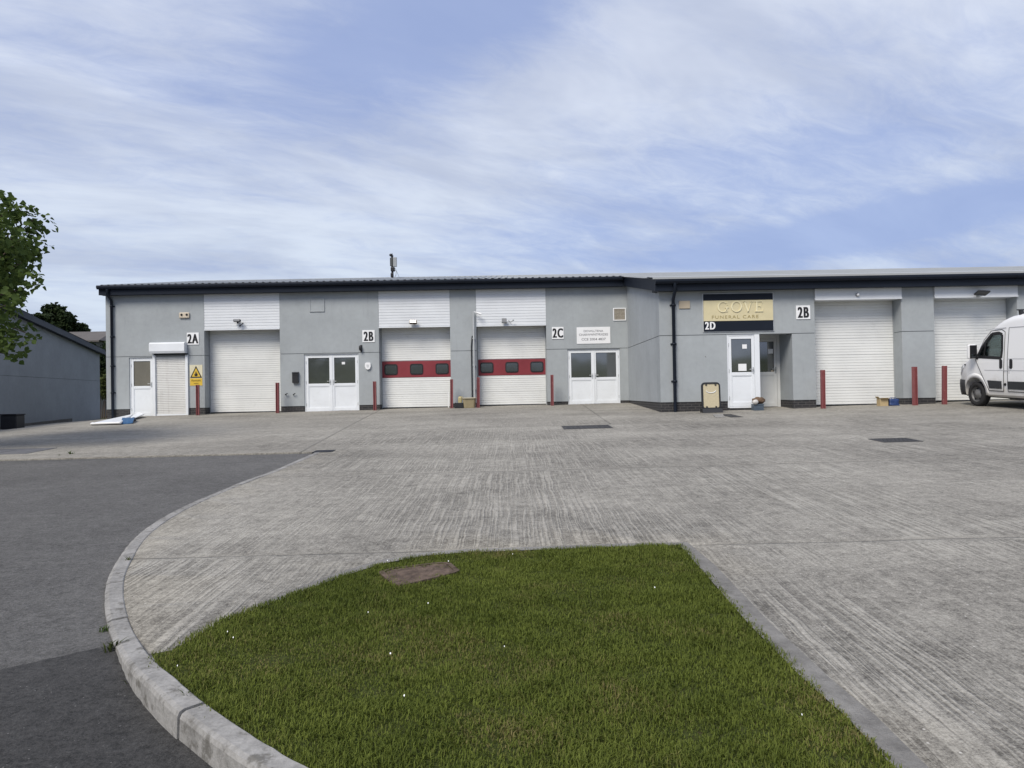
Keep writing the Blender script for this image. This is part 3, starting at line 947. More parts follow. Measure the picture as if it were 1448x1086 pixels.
# 2A: half glazed door plus a shuttered doorway
x0, x1, z0, z1 = dd2A
xs = WX(216.5, YB); zb = g((x0+x1)/2, YB)+.03
mb = MB(); f = .05; y = YB+.05
mb.box(x0+.002, x0+f, y-.01, y+.09, zb-.1, z1-.003, .006); mb.box(xs-f, xs-.002, y-.01, y+.09, zb-.1, z1-.003, .006)
mb.box(x0+f, xs-f, y-.008, y+.088, z1-f, z1-.004, .006); mb.box(x0+f, xs-f, y-.014, y+.09, zb-.06, zb-.002, .004)
d2a = mb.build('single_door', M_white, bld)
leaf(d2a, x0+f+.004, xs-f-.004, y, zb+.003, z1-f-.004, 'l', M_glassmid, midf=.50)
st = MB(); ribbed(st, xs+.09, x1-.09, YB+.0, zb-.02, z1+.02, .066, .016, .02, 0)
st.box(xs+.06, x1-.06, YB+.02, YB+.05, zb-.02, z1+.02)
sh = st.build('roller_shutter', M_whiteold, bld)
gm = MB(); gm.box(xs+.002, xs+.1, YB-.07, YB+.02, zb-.05, z1+.1, .008); gm.box(x1-.1, x1-.002, YB-.07, YB+.02, zb-.05, z1+.1, .008); gm.box(xs+.1, x1-.1, YB-.03, YB-.001, zb-.02, zb+.05, .006)
gm.build('guide_rail', M_white, sh)
hb_ = rect(210.5, 484, 260.3, 499, YB-.26)
hm = MB(); hm.prism([(YB-.002, hb_[2]-.01), (YB-.22, hb_[2]-.01), (YB-.26, hb_[2]+.07), (YB-.26, hb_[3]-.05), (YB-.2, hb_[3]), (YB-.002, hb_[3])], 'x', hb_[0], hb_[1])
hm.build('shutter_box', M_white, sh)
dk = MB(); dk.box(hb_[0]+.12, x1+.0, YB-.12, YB-.001, hb_[2]-.07, hb_[2]-.02); dk.build('shutter_slot', M_blackp, sh)

# 2D: white door set flush plus a second door in the recess
x0, x1, z0, z1 = rec
xa = WX(1074.5, YF); zb = g(x0+.5, YF)+.05
zb0 = W(1050, 574.5, YF).z
zb = max(zb, zb0)
mb = MB(); y = YF+.03; f = .05
mb.box(x0+.002, x0+f, y-.01, y+.09, zb-.04, z1-.003, .006); mb.box(xa-.15, xa, y-.02, y+.12, zb-.04, z1-.003, .008)
mb.box(x0+f, xa-.15, y-.008, y+.088, z1-f, z1-.004, .006); mb.box(x0+f, xa-.15, y-.014, y+.09, zb-.05, zb-.002, .004)
mb.box(xa-.08, xa-.0, y+.12, YREC-.01, zb-.04, z1-.004)
d2d = mb.build('single_door', M_white, bld)
leaf(d2d, x0+f+.004, xa-.154, y, zb+.003, z1-f-.004, 'l', midf=.46)
st_ = MB(); st_.box(x0+.0, xa+.05, YF+.02, YREC-.01, ZGB, zb-.06); st_.build('door_step', M_brick, bld)
mb = MB(); y = YREC; xr = x1+.003
mb.box(xa-.08, xa+.02, y, y+.09, zb-.06, z1+.05, .006); mb.box(xr-.09, xr, y-.01, y+.09, zb-.06, z1+.05, .006); mb.box(xa+.02, xr-.09, y, y+.09, z1-.08, z1+.05, .006)
d2e = mb.build('single_door', M_greydoor, bld, 'grey door in the shaded recess')
leaf(d2e, xa-.45, xr-.094, y+.003, zb-.05, z1-.084, 'l', M_glassdark, M_greydoor, midf=.49)

# vents
def vent(r, Y, grid, m):
    x0, x1, z0, z1 = r; t = .035
    mb = MB(); mb.box(x0, x0+t, Y-.03, Y-.002, z0, z1, .005); mb.box(x1-t, x1, Y-.03, Y-.002, z0, z1, .005)
    mb.box(x0+t, x1-t, Y-.029, Y-.002, z0, z0+t, .005); mb.box(x0+t, x1-t, Y-.029, Y-.002, z1-t, z1, .005)
    v = mb.build('vent', m, bld)
    gb_ = MB()
    if grid:
        gb_.box(x0+t, x1-t, Y-.006, Y-.003, z0+t, z1-t)
        n = 7
        for k in range(1, n):
            xx = x0+t+(x1-x0-2*t)*k/n; gb_.box(xx-.008, xx+.008, Y-.022, Y-.007, z0+t, z1-t)
        for k in range(1, 8):
            zz = z0+t+(z1-z0-2*t)*k/8; gb_.box(x0+t, x1-t, Y-.020, Y-.0075, zz-.008, zz+.008)
        gb_.build('vent_grille', pm('grille_beige', (.33,.30,.25), .7, .3, 20), v)
    else:
        gb_.box(x0+t, x1-t, Y-.015, Y-.003, z0+t, z1-t); gb_.build('vent_cover', M_wall, v)
vent(rect(438, 422, 459, 441, YB), YB, False, M_wall)
vent(rect(867, 435.5, 885, 453.5, YB), YB, True, M_signwhite)

# ------------------------------------------------------------------ text
def text_mb(s, h, bold=0.0, sx=1.0, depth=.004, track=1.0):
    cu = bpy.data.curves.new('txt', 'FONT'); cu.body = s; cu.size = 1.0; cu.offset = bold; cu.extrude = 0.0
    cu.align_x = 'CENTER'; cu.space_character = track; cu.resolution_u = 4
    o = bpy.data.objects.new('txt', cu); COL.objects.link(o)
    dg = bpy.context.evaluated_depsgraph_get(); dg.update()
    me = bpy.data.meshes.new_from_object(o.evaluated_get(dg))
    bpy.data.objects.remove(o); bpy.data.curves.remove(cu)
    vs = [v.co.copy() for v in me.vertices]; fs = [tuple(p.vertices) for p in me.polygons]
    bpy.data.meshes.remove(me)
    zs = [v.y for v in vs]; z0, z1 = min(zs), max(zs); k = h/(z1-z0)
    xs_ = [v.x for v in vs]; xc = (min(xs_)+max(xs_))/2
    mb = MB()
    P = [((v.x-xc)*k*sx, 0, (v.y-z0)*k) for v in vs]
    # give the letters thickness
    n = len(P)
    edges = {}
    for fc in fs:
        for a, b in zip(fc, fc[1:]+fc[:1]):
            edges[(a, b)] = 1
    side = [(a, b, b+n, a+n) for (a, b) in edges if (b, a) not in edges]
    mb.add([(p[0], -depth, p[2]) for p in P]+[(p[0], 0, p[2]) for p in P], fs+side)
    return mb
def put(mb, x, y, z):
    mb.v = [(a+x, b+y, c+z) for a, b, c in mb.v]; return mb

def bold_mb(s, h, sx, w):
    out = MB()
    for k, dx in enumerate((-1.0, -.33, .33, 1.0)):
        t = text_mb(s, h, .012, sx, .003+.0006*k, 1.22)
        out.add([(a+dx*w*h*.5, b, c) for a, b, c in t.v], t.f)
    return out
def number_sign(txt, r, Y, label):
    x0, x1, z0, z1 = r
    root = thing('number_sign', label, 'sign', ((x0+x1)/2, Y, z0), 'unit number plates')
    p = MB(); p.box(x0, x1, Y-.022, Y-.002, z0, z1, .006); p.build('plate', M_signwhite, root)
    h_ = (z1-z0)*.78
    t = bold_mb(txt, h_, .60, .085); put(t, (x0+x1)/2, Y-.0225, z0+(z1-z0)*.11); t._build('lettering', M_ink, root)
number_sign('2A', rect(264.5, 470.5, 281.5, 487.5, YB), YB, 'white plate reading 2A above the yellow hazard sign')
number_sign('2B', rect(512.5, 467, 530, 484, YB), YB, 'white plate reading 2B between the double doors and the red-banded door')
number_sign('2C', rect(780.5, 462.5, 797, 479.5, YB), YB, 'white plate reading 2C beside the company sign')
number_sign('2B', rect(1125.5, 432, 1145.5, 451.5, YF), YF, 'white plate reading 2B high on the wall beside the plain roller door')

# company sign
r = rect(815.5, 462.5, 863, 486, YB)
root = thing('company_sign', 'white rectangular company sign with faded grey lettering above double doors', 'sign', ((r[0]+r[1])/2, YB, r[2]))
p = MB(); p.box(r[0], r[1], YB-.018, YB-.002, r[2], r[3], .003); p.build('plate', M_signwhite, root)
H = r[3]-r[2]; xm = (r[0]+r[1])/2
for s, zz, h, wd in (('DOWLLTENA', .70, .125, .58), ('CHARWWNTFRXDES', .48, .135, .86), ('CCE 2004 4837', .20, .14, .72), ('------', .08, .03, .2)):
    if s[0] == '-': continue
    t = text_mb(s, H*h, .008, 1.0, .003)
    w_ = max(v[0] for v in t.v)-min(v[0] for v in t.v); k = (r[1]-r[0])*wd/w_
    t.v = [(a*k, b, c) for a, b, c in t.v]
    put(t, xm, YB-.0185, r[2]+H*zz).build('lettering', M_inkgrey, root)

# hazard sign
r = rect(268.5, 516, 286.5, 545.5, YB)
root = thing('hazard_sign', 'yellow flammable hazard sign with black triangle on grey wall', 'sign', ((r[0]+r[1])/2, YB, r[2]))
x0, x1, z0, z1 = r; H = z1-z0; Wd = x1-x0; xm = (x0+x1)/2
p = MB(); p.box(x0, x1, YB-.012, YB-.002, z0, z1, .002); p.build('plate', pm('hazard_pale', (.62,.58,.42), .5, .1, 6), root)
p = MB(); p.box(x0+.01, x1-.01, YB-.0145, YB-.0125, z0+.01, z0+H*.36); p.build('text_panel', M_yellow, root)
def tri(s, zc): return [(xm-Wd*.47*s, z0+H*.38+zc), (xm+Wd*.47*s, z0+H*.38+zc), (xm, z0+H*.38+zc+H*.58*s)]
p = MB(); p.prism(tri(1, 0), 'y', YB-.0145, YB-.0125); p.build('triangle_border', M_ink, root)
p = MB(); p.prism(tri(.72, H*.055), 'y', YB-.0170, YB-.0150); p.build('triangle_field', M_yellow, root)
fl = [(-.10,0),(-.16,.07),(-.13,.16),(-.08,.12),(-.05,.23),(.0,.33),(.05,.22),(.08,.14),(.12,.18),(.16,.08),(.10,0)]
p = MB(); p.prism([(xm+a*Wd*.85, z0+H*.46+b*H*.75) for a, b in fl], 'y', YB-.0195, YB-.0175); p.build('flame_symbol', M_ink, root)
for s, zz, h in (('Flammable', .21, .08), ('materials', .09, .05)):
    t = text_mb(s, H*h, .0, .9, .002); put(t, xm, YB-.0150, z0+H*zz).build('lettering', M_ink, root)

# shop sign on the front wing
r = rect(994.5, 415.5, 1092.5, 468, YF); x0, x1, z0, z1 = r; H = z1-z0
root = thing('shop_sign', 'wide black and gold shop sign reading GOVE above the white door', 'sign', ((x0+x1)/2, YF, z0))
p = MB(); p.box(x0, x1, YF-.045, YF-.002, z0, z0+H*.27, .004); p.build('lower_band', M_navy, root)
p = MB(); p.box(x0, x1, YF-.045, YF-.002, z1-H*.175, z1, .004); p.build('upper_band', M_navy, root)
p = MB(); p.box(x0, x1, YF-.052, YF-.002, z0+H*.272, z1-H*.177, .004); p.build('gold_panel', M_gold, root)
p = MB()
for a, b in ((z1+.001, z1+.028), (z0-.028, z0-.001)): p.box(x0-.03, x1+.03, YF-.02, YF-.002, a, b, .003)
p.box(x0-.03, x0-.001, YF-.02, YF-.002, z0-.001, z1+.001, .003); p.box(x1+.001, x1+.03, YF-.02, YF-.002, z0-.001, z1+.001, .003); p.build('sign_frame', M_lgrey, root)
t = bold_mb('2D', H*.205, .70, .085); put(t, x0+(x1-x0)*.09, YF-.0455, z0+H*.05)._build('lettering', M_signwhite, root)
# raised serif capitals
def serif_word(cx, zb, h, y):
    mb = MB()
    def ring(xc, w, a0, a1, thick=.16):
        n = 28; vs = []
        for k in range(n+1):
            a = a0+(a1-a0)*k/n
            ro = 1.0; c, s_ = math.cos(a), math.sin(a)
            ow, oh = w/2, h/2; iw, ih = ow-thick*h*.9, oh-.055*h
            vs += [(xc+ow*c, y-.022, zb+h/2+oh*s_), (xc+iw*c, y-.022, zb+h/2+ih*s_)]
            vs += [(xc+ow*c, y, zb+h/2+oh*s_), (xc+iw*c, y, zb+h/2+ih*s_)]
        fs = []
        for k in range(n):
            a, b = 4*k, 4*k+4
            fs += [(a, a+1, b+1, b), (a, b, b+2, a+2), (a+1, a+3, b+3, b+1)]
        mb.add(vs, fs)
    def stroke(p0, p1, w):
        (xa, za), (xb, zb_) = p0, p1
        mb.prism([(xa-w/2, za), (xa+w/2, za), (xb+w/2, zb_), (xb-w/2, zb_)], 'y', y-.022, y)
    s = .055*h
    x = cx-1.95*h
    ring(x+.48*h, 1.0*h, R_(48), R_(325), .14)
    mb.box(x+.78*h, x+.90*h, y-.022, y, zb+.05*h, zb+.42*h); mb.box(x+.66*h, x+1.02*h, y-.022, y, zb+.42*h, zb+.42*h+s); mb.box(x+.86*h, x+.90*h, y-.022, y, zb+.66*h, zb+.98*h)
    x += 1.28*h; ring(x+.48*h, 1.02*h, 0, 2*math.pi, .14)
    x += 1.10*h
    stroke((x+.46*h, zb), (x+.14*h, zb+h), .13*h); stroke((x+.48*h, zb), (x+.80*h, zb+h), .05*h)
    mb.box(x-.02*h, x+.32*h, y-.022, y, zb+h-s, zb+h+.001); mb.box(x+.64*h, x+.96*h, y-.022, y, zb+h-s, zb+h+.001)
    x += 1.10*h
    mb.box(x+.12*h, x+.25*h, y-.022, y, zb, zb+h); mb.box(x, x+.76*h, y-.0225, y, zb, zb+s); mb.box(x, x+.74*h, y-.0225, y, zb+h-s, zb+h)
    mb.box(x+.25*h, x+.55*h, y-.021, y, zb+.5*h, zb+.5*h+s); mb.box(x+.52*h, x+.56*h, y-.0215, y, zb+.4*h, zb+.66*h)
    mb.box(x+.72*h, x+.77*h, y-.022, y, zb, zb+.26*h); mb.box(x+.70*h, x+.745*h, y-.022, y, zb+.77*h, zb+h)
    return mb
xm = (x0+x1)/2
serif_word(xm-.0, z0+H*.505, H*.285, YF-.0525).build('lettering', M_goldlight, root)
t = text_mb('FUNERAL CARE', H*.085, .0, 1.25, .006, 1.25); put(t, xm-.1, YF-.0525, z0+H*.335).build('lettering', M_golddark, root)

r = rect(960, 425.5, 975.5, 436.5, YF)
p = MB(); p.box(r[0], r[1], YF-.03, YF-.002, r[2], r[3], .008); o = p.build('blank_plate', M_beige)
tag(o, 'small blank beige plate on the wall beside the navy downpipe', 'plate')

# ------------------------------------------------------------------ lights, boxes and cameras on the walls
def root_at(name, label, cat, x, y, z, group=None): return thing(name, label, cat, (x, y, z), group)

# twin alarm lamp on 2A wall
r = rect(254, 442, 268.5, 450, YB); x0, x1, z0, z1 = r; zm = (z0+z1)/2
root = root_at('emergency_light', 'small cream twin-eyed lamp unit high on the wall beside 2A', 'lamp', (x0+x1)/2, YB, z0)
p = MB(); p.box(x0, x1, YB-.07, YB-.002, z0, z1, .03); p.build('housing', pm('cream_plastic', (.55,.48,.38), .5), root)
p = MB()
for xx in (x0+.1, x1-.09): p.lathe([(0, .035), (.03, .03), (.045, .0)], (xx, YB-.07, zm+.02), (0, -1, 0), 10)
p.build('lamp_head', M_black, root)

def floodlight(px, py, Y, label, w, h, mat, tilt=.3, sensor=True, face=None):
    c = W(px, py, Y); x, z = c.x, c.z
    root = root_at('security_light', label, 'lamp', x, Y, z-h, 'security lights over the doors')
    p = MB(); p.box(-w/2, w/2, -.06, .06, -h/2, h/2, .015)
    M_ = Matrix.Translation((x, Y-.16, z)) @ Matrix.Rotation(-tilt, 4, 'X')
    p.v = [tuple(M_ @ Vector(v)) for v in p.v]; p.build('lamp_body', mat, root)
    q = MB(); q.box(-w*.42, w*.42, -.066, -.061, -h*.38, h*.38); q.v = [tuple(M_ @ Vector(v)) for v in q.v]; q.build('lamp_glass', face or M_glassmid, root)
    b = MB(); b.box(x-.03, x+.03, Y-.12, Y-.002, z-.03, z+.03, .008); b.build('bracket', mat, root)
    if sensor:
        s = MB(); s.sphere((x, Y-.12, z-h*.85), .035, seg=8); s.tube([(x, Y-.05, z-.02), (x, Y-.11, z-h*.8)], .015, 6); s.build('sensor', mat, root)
    return root
floodlight(337.5, 454, YB+.01, 'small dark security light over the plain 2A garage door', .26, .09, M_blackp, .1)
cb = MB(); c0 = W(341, 460, YB); c1 = W(345, 457.5, YB)
cb.tube([(c0.x, YB-.0, c0.z+.03), (c0.x+.02, YB-.12, c0.z-.02), (c1.x, YB-.10, c1.z)], .012, 6); cb.sphere((c0.x, YB-.13, c0.z-.03), .035, seg=8); cb.sphere((c1.x, YB-.11, c1.z), .025, seg=8)
tag(cb.build('cable_stub', M_blackp), 'dangling dark cable ends beside the lamp over the plain 2A garage door', 'cable')
floodlight(585, 456, YB+.01, 'brown floodlight centred over the 2B red-banded garage door', .28, .13, pm('brown_lamp', (.10,.075,.06), .5), .35, False)
floodlight(713, 454, YB+.01, 'grey square floodlight over the 2C red-banded garage door', .19, .17, M_grey, .25, False)
c = W(722.5, 455, YB); p = MB()
p.tube([(c.x-.09, YB-.0, c.z+.05), (c.x, YB-.1, c.z-.02), (c.x+.09, YB-.14, c.z+.04)], .014, 6); p.sphere((c.x+.09, YB-.15, c.z+.04), .03, seg=8)
tag(p.build('lamp_bracket', M_grey), 'bent grey bracket arm beside the square floodlight over the 2C garage door', 'bracket')
c = W(1212, 417, YF-.06); root = root_at('bulkhead_light', 'small round white lamp on the shutter housing left of the pier', 'lamp', c.x, YF-.06, c.z)
p = MB(); p.lathe([(.055, 0), (.055, .03), (.045, .05)], (c.x, YF-.062, c.z), (0, -1, 0), 14); p.build('lamp_base', M_grey, root)
p = MB(); p.sphere((c.x, YF-.12, c.z), .042, seg=12); p.build('lamp_globe', M_signwhite, root)
# LED floodlight over the van door
c = W(1382, 415.5, YF-.06)
root = root_at('security_light', 'slim grey floodlight sticking out above the roller door behind the van', 'lamp', c.x, YF-.06, c.z-.08, 'security lights over the doors')
p = MB(); p.box(-.17, .17, -.13, .13, -.025, .025, .012); M_ = Matrix.Translation((c.x, YF-.28, c.z)) @ Matrix.Rotation(-.35, 4, 'X') @ Matrix.Rotation(.1, 4, 'Y'); p.v = [tuple(M_ @ Vector(v)) for v in p.v]; p.build('lamp_body', M_blackp, root)
p = MB(); p.box(c.x-.05, c.x+.05, YF-.2, YF-.064, c.z-.09, c.z-.03, .01); p.build('bracket', M_grey, root)
# wall lamp by 2B
c = W(511, 493, YB); root = root_at('wall_lamp', 'small black wall lamp under the 2B plate by the double doors', 'lamp', c.x, YB, c.z-.15)
p = MB(); p.box(c.x-.035, c.x+.035, YB-.03, YB-.002, c.z-.12, c.z+.14, .01); p.build('back_plate', M_blackp, root)
p = MB(); p.lathe([(.02, -.1), (.05, -.06), (.055, .06), (.04, .09), (0, .1)], (c.x-.02, YB-.1, c.z+.02), (0, .15, 1), 10); p.build('lamp_head', M_blackp, root)
# alarm bell box
c = W(520.5, 517.5, YB); root = root_at('alarm_box', 'white shield-shaped alarm box on the wall right of the 2B double doors', 'alarm', c.x, YB, c.z-.13)
p = MB(); p.prism([(c.x-.10, c.z+.10), (c.x-.06, c.z+.13), (c.x+.06, c.z+.13), (c.x+.10, c.z+.10), (c.x+.11, c.z-.02), (c.x+.07, c.z-.11), (c.x, c.z-.14), (c.x-.07, c.z-.11), (c.x-.11, c.z-.02)], 'y', YB-.07, YB-.002); p.build('cover', M_signwhite, root)
p = MB(); p.prism([(c.x-.05, c.z+.05), (c.x+.05, c.z+.05), (c.x+.04, c.z-.03), (c.x, c.z-.07), (c.x-.04, c.z-.03)], 'y', YB-.074, YB-.0705); p.build('emblem', pm('faded_grey', (.55,.56,.57), .5), root)
# letter box
r = rect(414.2, 526, 422.5, 541.5, YB); x0, x1, z0, z1 = r
root = root_at('letter_box', 'black letter box on the wall left of the 2B double doors', 'letter box', (x0+x1)/2, YB, z0)
p = MB(); p.box(x0, x1, YB-.11, YB-.002, z0, z1-.04, .008); p.build('box', M_blackp, root)
p = MB(); p.prism([(YB-.13, z1-.05), (YB-.002, z1-.035), (YB-.002, z1), (YB-.06, z1-.005)], 'x', x0-.01, x1+.01); p.build('lid', M_blackp, root)
p = MB(); p.box(x0+.03, x1-.03, YB-.114, YB-.1105, z1-.14, z1-.12); p.build('slot', M_black, root)
# hose cleats low on the wall
for px, lab in ((405.5, 'small black wall stub near the bollard right of the plain 2A garage door'), (416.5, 'small black wall stub beneath the letter box')):
    c = W(px, 557.5, YB); p = MB(); p.tube([(c.x-.04, YB-.0, c.z-.02), (c.x-.03, YB-.07, c.z-.01), (c.x+.05, YB-.08, c.z+.03)], .018, 6); tag(p.build('wall_hook', M_black), lab, 'hook', 'wall stubs')
# camera pole beside 2C door
c = W(669.5, 441, YB); x = c.x; zb = g(x, YB-.1); root = root_at('camera_pole', 'thin pale pole with small camera on the pier left of the 2C garage door', 'pole', x, YB-.12, zb)
p = MB(); p.tube([(x, YB-.12, zb), (x, YB-.12, c.z)], .03, 8); p.build('pole', M_lgrey, root)
p = MB(); p.tube([(x, YB-.12, c.z-.01), (x+.18, YB-.15, c.z-.05)], .016, 6); p.tube([(x+.10, YB-.2, c.z-.04), (x+.30, YB-.22, c.z-.12)], .04, 8); p.build('camera', M_signwhite, root)
p = MB(); p.tube([(x-.10, YB-.03, zb+.3), (x-.10, YB-.03, W(669, 490, YB).z), (x-.06, YB-.04, W(669, 475, YB).z)], .022, 6); p.build('cable', M_blackp, root)
p = MB()
for zz in (zb+.7, zb+1.6, zb+2.6): p.box(x-.05, x+.05, YB-.1, YB-.002, zz-.02, zz+.02, .005)
p.build('clamp', M_lgrey, root)

# notices on the glass of the front door
def notice(px0, py0, px1, py1, Y, label, emblem=False):
    r = rect(px0, py0, px1, py1, Y); p = MB()
    p.box(r[0], r[1], Y-.004, Y-.001, r[2], r[3]); o = p.build('notice', M_signwhite); tag(o, label, 'notice', 'papers stuck on door glass'); return o
yg = YF+.03+.016
notice(1044, 514.5, 1055.5, 524.5, yg-.002, 'white paper notice low on the glass of the white front door')
notice(1049.5, 487, 1056, 493, yg-.002, 'small pale sticker near the top of the glass of the white front door')
yg2 = YREC+.019
notice(1086, 493.5, 1093, 500, yg2-.002, 'square pale sticker on the glass of the recessed grey door')
c = W(1092, 525, yg2); p = MB(); p.lathe([(0, .004), (.045, .004), (.045, 0)], (c.x, yg2-.003, c.z), (0, -1, 0), 14); tag(p.build('notice', M_beige), 'round cream sticker low on the glass of the recessed grey door', 'notice', 'papers stuck on door glass')
c = W(486, 513.5, YB+.066); p = MB(); p.box(c.x-.07, c.x+.05, YB+.0655-.004, YB+.0655-.001, c.z-.045, c.z+.045, .0); tag(p.build('notice', M_signwhite), 'small white sticker on the right leaf glass of the 2B double doors', 'notice', 'papers stuck on door glass')

# ------------------------------------------------------------------ bollards
def bollard_proto():
    p = MB(); w, d, t, h = .053, .056, .012, 1.13
    poly = [(-w, -d), (-w+t*1.7, -d), (-w+t*1.7, -t*.6), (w-t*1.7, -t*.6), (w-t*1.7, -d), (w, -d), (w, d), (w-t*1.7, d), (w-t*1.7, t*.6), (-w+t*1.7, t*.6), (-w+t*1.7, d), (-w, d)]
    p.prism(poly, 'z', -.2, h)
    me_o = p.build('bollard', M_bollard); me_o.data.transform(Matrix.Translation((0, 0, -.2))); return me_o
bp = bollard_proto()
bl = [(280, 588, YB-.45, 'red steel bollard in front of the pier below the yellow hazard sign', .0, 43),
      (392.7, 586.5, YB-.45, 'red steel bollard at the right edge of the plain 2A garage door', -.005, 43),
      (530.5, 582.5, YB-.45, 'red steel bollard between the 2B double doors and the 2B garage door', .004, 41),
      (638.8, 580.5, YB-.45, 'red steel bollard at the right edge of the 2B garage door by the tub', -.012, 41),
      (676.3, 580, YB-.6, 'red steel bollard beside the pale camera pole', -.018, 43),
      (781, 578.5, YB-.5, 'red steel bollard below the 2C plate', -.008, 43.5),
      (1164, 576, YF-.45, 'red steel bollard at the left edge of the plain roller door right of the recess', -.008, 54.5),
      (1294, 573, YF-.45, 'red steel bollard with chipped paint in front of the pier by the blue bag', -.006, 54.5),
      (1335.5, 572, YF-.5, 'slightly leaning red steel bollard nearest the white van', -.022, 54.5)]
for i, (px, py, Y, lab, tilt, hp) in enumerate(bl):
    o = bp if i == 0 else bp.copy()
    if i: COL.objects.link(o)
    x = W(px, py, Y).x; z = g(x, Y)+.024
    top = z + hp*Y/FPX
    o.location = (x, Y, z); o.rotation_euler = (0, -tilt, rnd.uniform(-.12, .12)); o.scale = (1, 1, (top-z)/1.13)
    tag(o, lab, 'bollard', 'red bollards guarding the doors')

# ------------------------------------------------------------------ ground covers
def cover(px0, py0, px1, py1, name, label, cat, mat, frame=True, gx=6, gy=3, skew=0):
    c = GP((px0+px1)/2, (py0+py1)/2)
    xm = (px0+px1)/2
    a, b = GP(xm, py1, .03), GP(xm, py0, .03); x0 = GP(px0, (py0+py1)/2, .03).x; x1 = GP(px1, (py0+py1)/2, .03).x
    y0, y1 = a.y, b.y
    zf = lambda x, y: g(x, y)+.026
    root = thing(name, label, cat, ((x0+x1)/2, y0, zf((x0+x1)/2, y0)))
    def slab(mb, xa, xb, ya, yb, h):
        pts = [(xa, ya), (xb, ya), (xb, yb), (xa, yb)]
        mb.add([(x+skew*(y-y0), y, zf(x, y)-.03) for x, y in pts]+[(x+skew*(y-y0), y, zf(x, y)+h) for x, y in pts], [(0,3,2,1),(4,5,6,7),(0,1,5,4),(1,2,6,5),(2,3,7,6),(3,0,4,7)])
    t = min(.05, (x1-x0)*.06)
    f = MB(); slab(f, x0, x1, y0, y0+t, .006); slab(f, x0, x1, y1-t, y1, .006); slab(f, x0, x0+t, y0+t, y1-t, .006); slab(f, x1-t, x1, y0+t, y1-t, .006); f.build('frame', mat, root)
    l = MB(); slab(l, x0+t+.008, x1-t-.008, y0+t+.008, y1-t-.008, .003)
    for i in range(gx):
        for j in range(gy):
            ux = x0+t+.02+(x1-x0-2*t-.04)*(i+.2)/gx; uy = y0+t+.02+(y1-y0-2*t-.04)*(j+.2)/gy
            slab(l, ux, ux+(x1-x0-2*t)*.6/gx, uy, uy+(y1-y0-2*t)*.6/gy, .006)
    l.build('lid', mat, root)
    return root
M_iron = pm('cast_iron', (.045,.044,.044), .6, .25, 6, .004, 60, metal=.2)
M_rust = pm('rusty_iron', (.105,.078,.062), .9, .6, 16, .018, 30, spec=.12, dirt=.7, dcol=(.17,.14,.10))
cover(795, 601.5, 865, 606, 'drain_cover', 'dark iron drain cover in the yard in front of the 2C double doors', 'drain cover', M_iron, gx=8, gy=3)
cover(1235, 619.5, 1297, 625, 'drain_cover', 'dark iron drain cover in the yard in front of the cardboard box', 'drain cover', M_iron, gx=8, gy=3)
cover(1024, 585.5, 1043, 590, 'drain_cover', 'dark iron drain cover just right of the A-board foot', 'drain cover', M_iron, gx=3, gy=3)
cover(445, 636.5, 471, 639.2, 'drain_grate', 'short dark drain slot at the tip of the asphalt', 'drain', M_black, gx=6, gy=1)
cover(-20, 635, 52, 642, 'inspection_cover', 'pale grey inspection cover in the concrete by the left edge of the asphalt', 'drain cover', pm('grey_cover', (.13,.13,.135), .7, .2, 4), gx=2, gy=1)
# paving slab by the A-board
a = [GP(1008, 586.5, .03), GP(1022, 586.5, .03), GP(1026, 590.8, .03), GP(1012, 590.8, .03)]
p = MB(); p.add([(q.x, q.y, g(q.x, q.y)+.0) for q in a]+[(q.x, q.y, g(q.x, q.y)+.045) for q in a], [(0,3,2,1),(4,5,6,7),(0,1,5,4),(1,2,6,5),(2,3,7,6),(3,0,4,7)])
tag(p.build('paving_slab', M_kerb), 'loose pale slab lying in front of the A-board', 'slab')

# manhole in the lawn
def manhole():
    q = [GP(531, 801, .06), GP(560, 825, .06), GP(652, 803, .06), GP(634, 789, .06)]
    c = sum(q, Vector((0,0,0)))/4
    z = max(g(p.x, p.y) + grass_off(p.x, p.y) for p in q) - .004
    root = thing('manhole_cover', 'rusty brown manhole cover sunk in the top edge of the lawn', 'manhole cover', (c.x, c.y, z-.03))
    def bil(u, v, zz):
        p_ = q[0].lerp(q[1], u).lerp(q[3].lerp(q[2], u), v)
        return (p_.x, p_.y, zz + g(p_.x, p_.y)-g(c.x, c.y))
    def ringpts(k, zz, wob=0.0):
        out = []
        for u, v in rrect(.5, .5, k, k, .22*k, 6):
            w_ = wob*mnoise.noise(Vector((u*5, v*5, 2)))
            out.append(bil(u+w_*(u-.5), v+w_*(v-.5), zz))
        return out
    def band(mb, r0, r1):
        n = len(r0); mb.add(r0+r1, [(i, (i+1) % n, n+(i+1) % n, n+i) for i in range(n)])
    f = MB(); band(f, ringpts(1, z-.1, .1), ringpts(1, z, .1)); band(f, ringpts(1, z, .1), ringpts(.86, z+.002)); band(f, ringpts(.86, z+.002), ringpts(.86, z-.03))
    f.build('frame', M_rust, root)
    l = MB(); ks = [.845, .74, .72, .60, .58, .46, .44, .32, .30, .16, .14]
    rings = [ringpts(k, z-.004+(.004 if i % 4 in (1, 2) else 0), .05) for i, k in enumerate(ks)]
    band(l, ringpts(.845, z-.04, .05), rings[0])
    for r0, r1 in zip(rings, rings[1:]): band(l, r0, r1)
    l.add(rings[-1], [tuple(range(len(rings[-1])))])
    l.build('lid', M_rust, root)
    return c, q
MHC, MHQ = manhole()

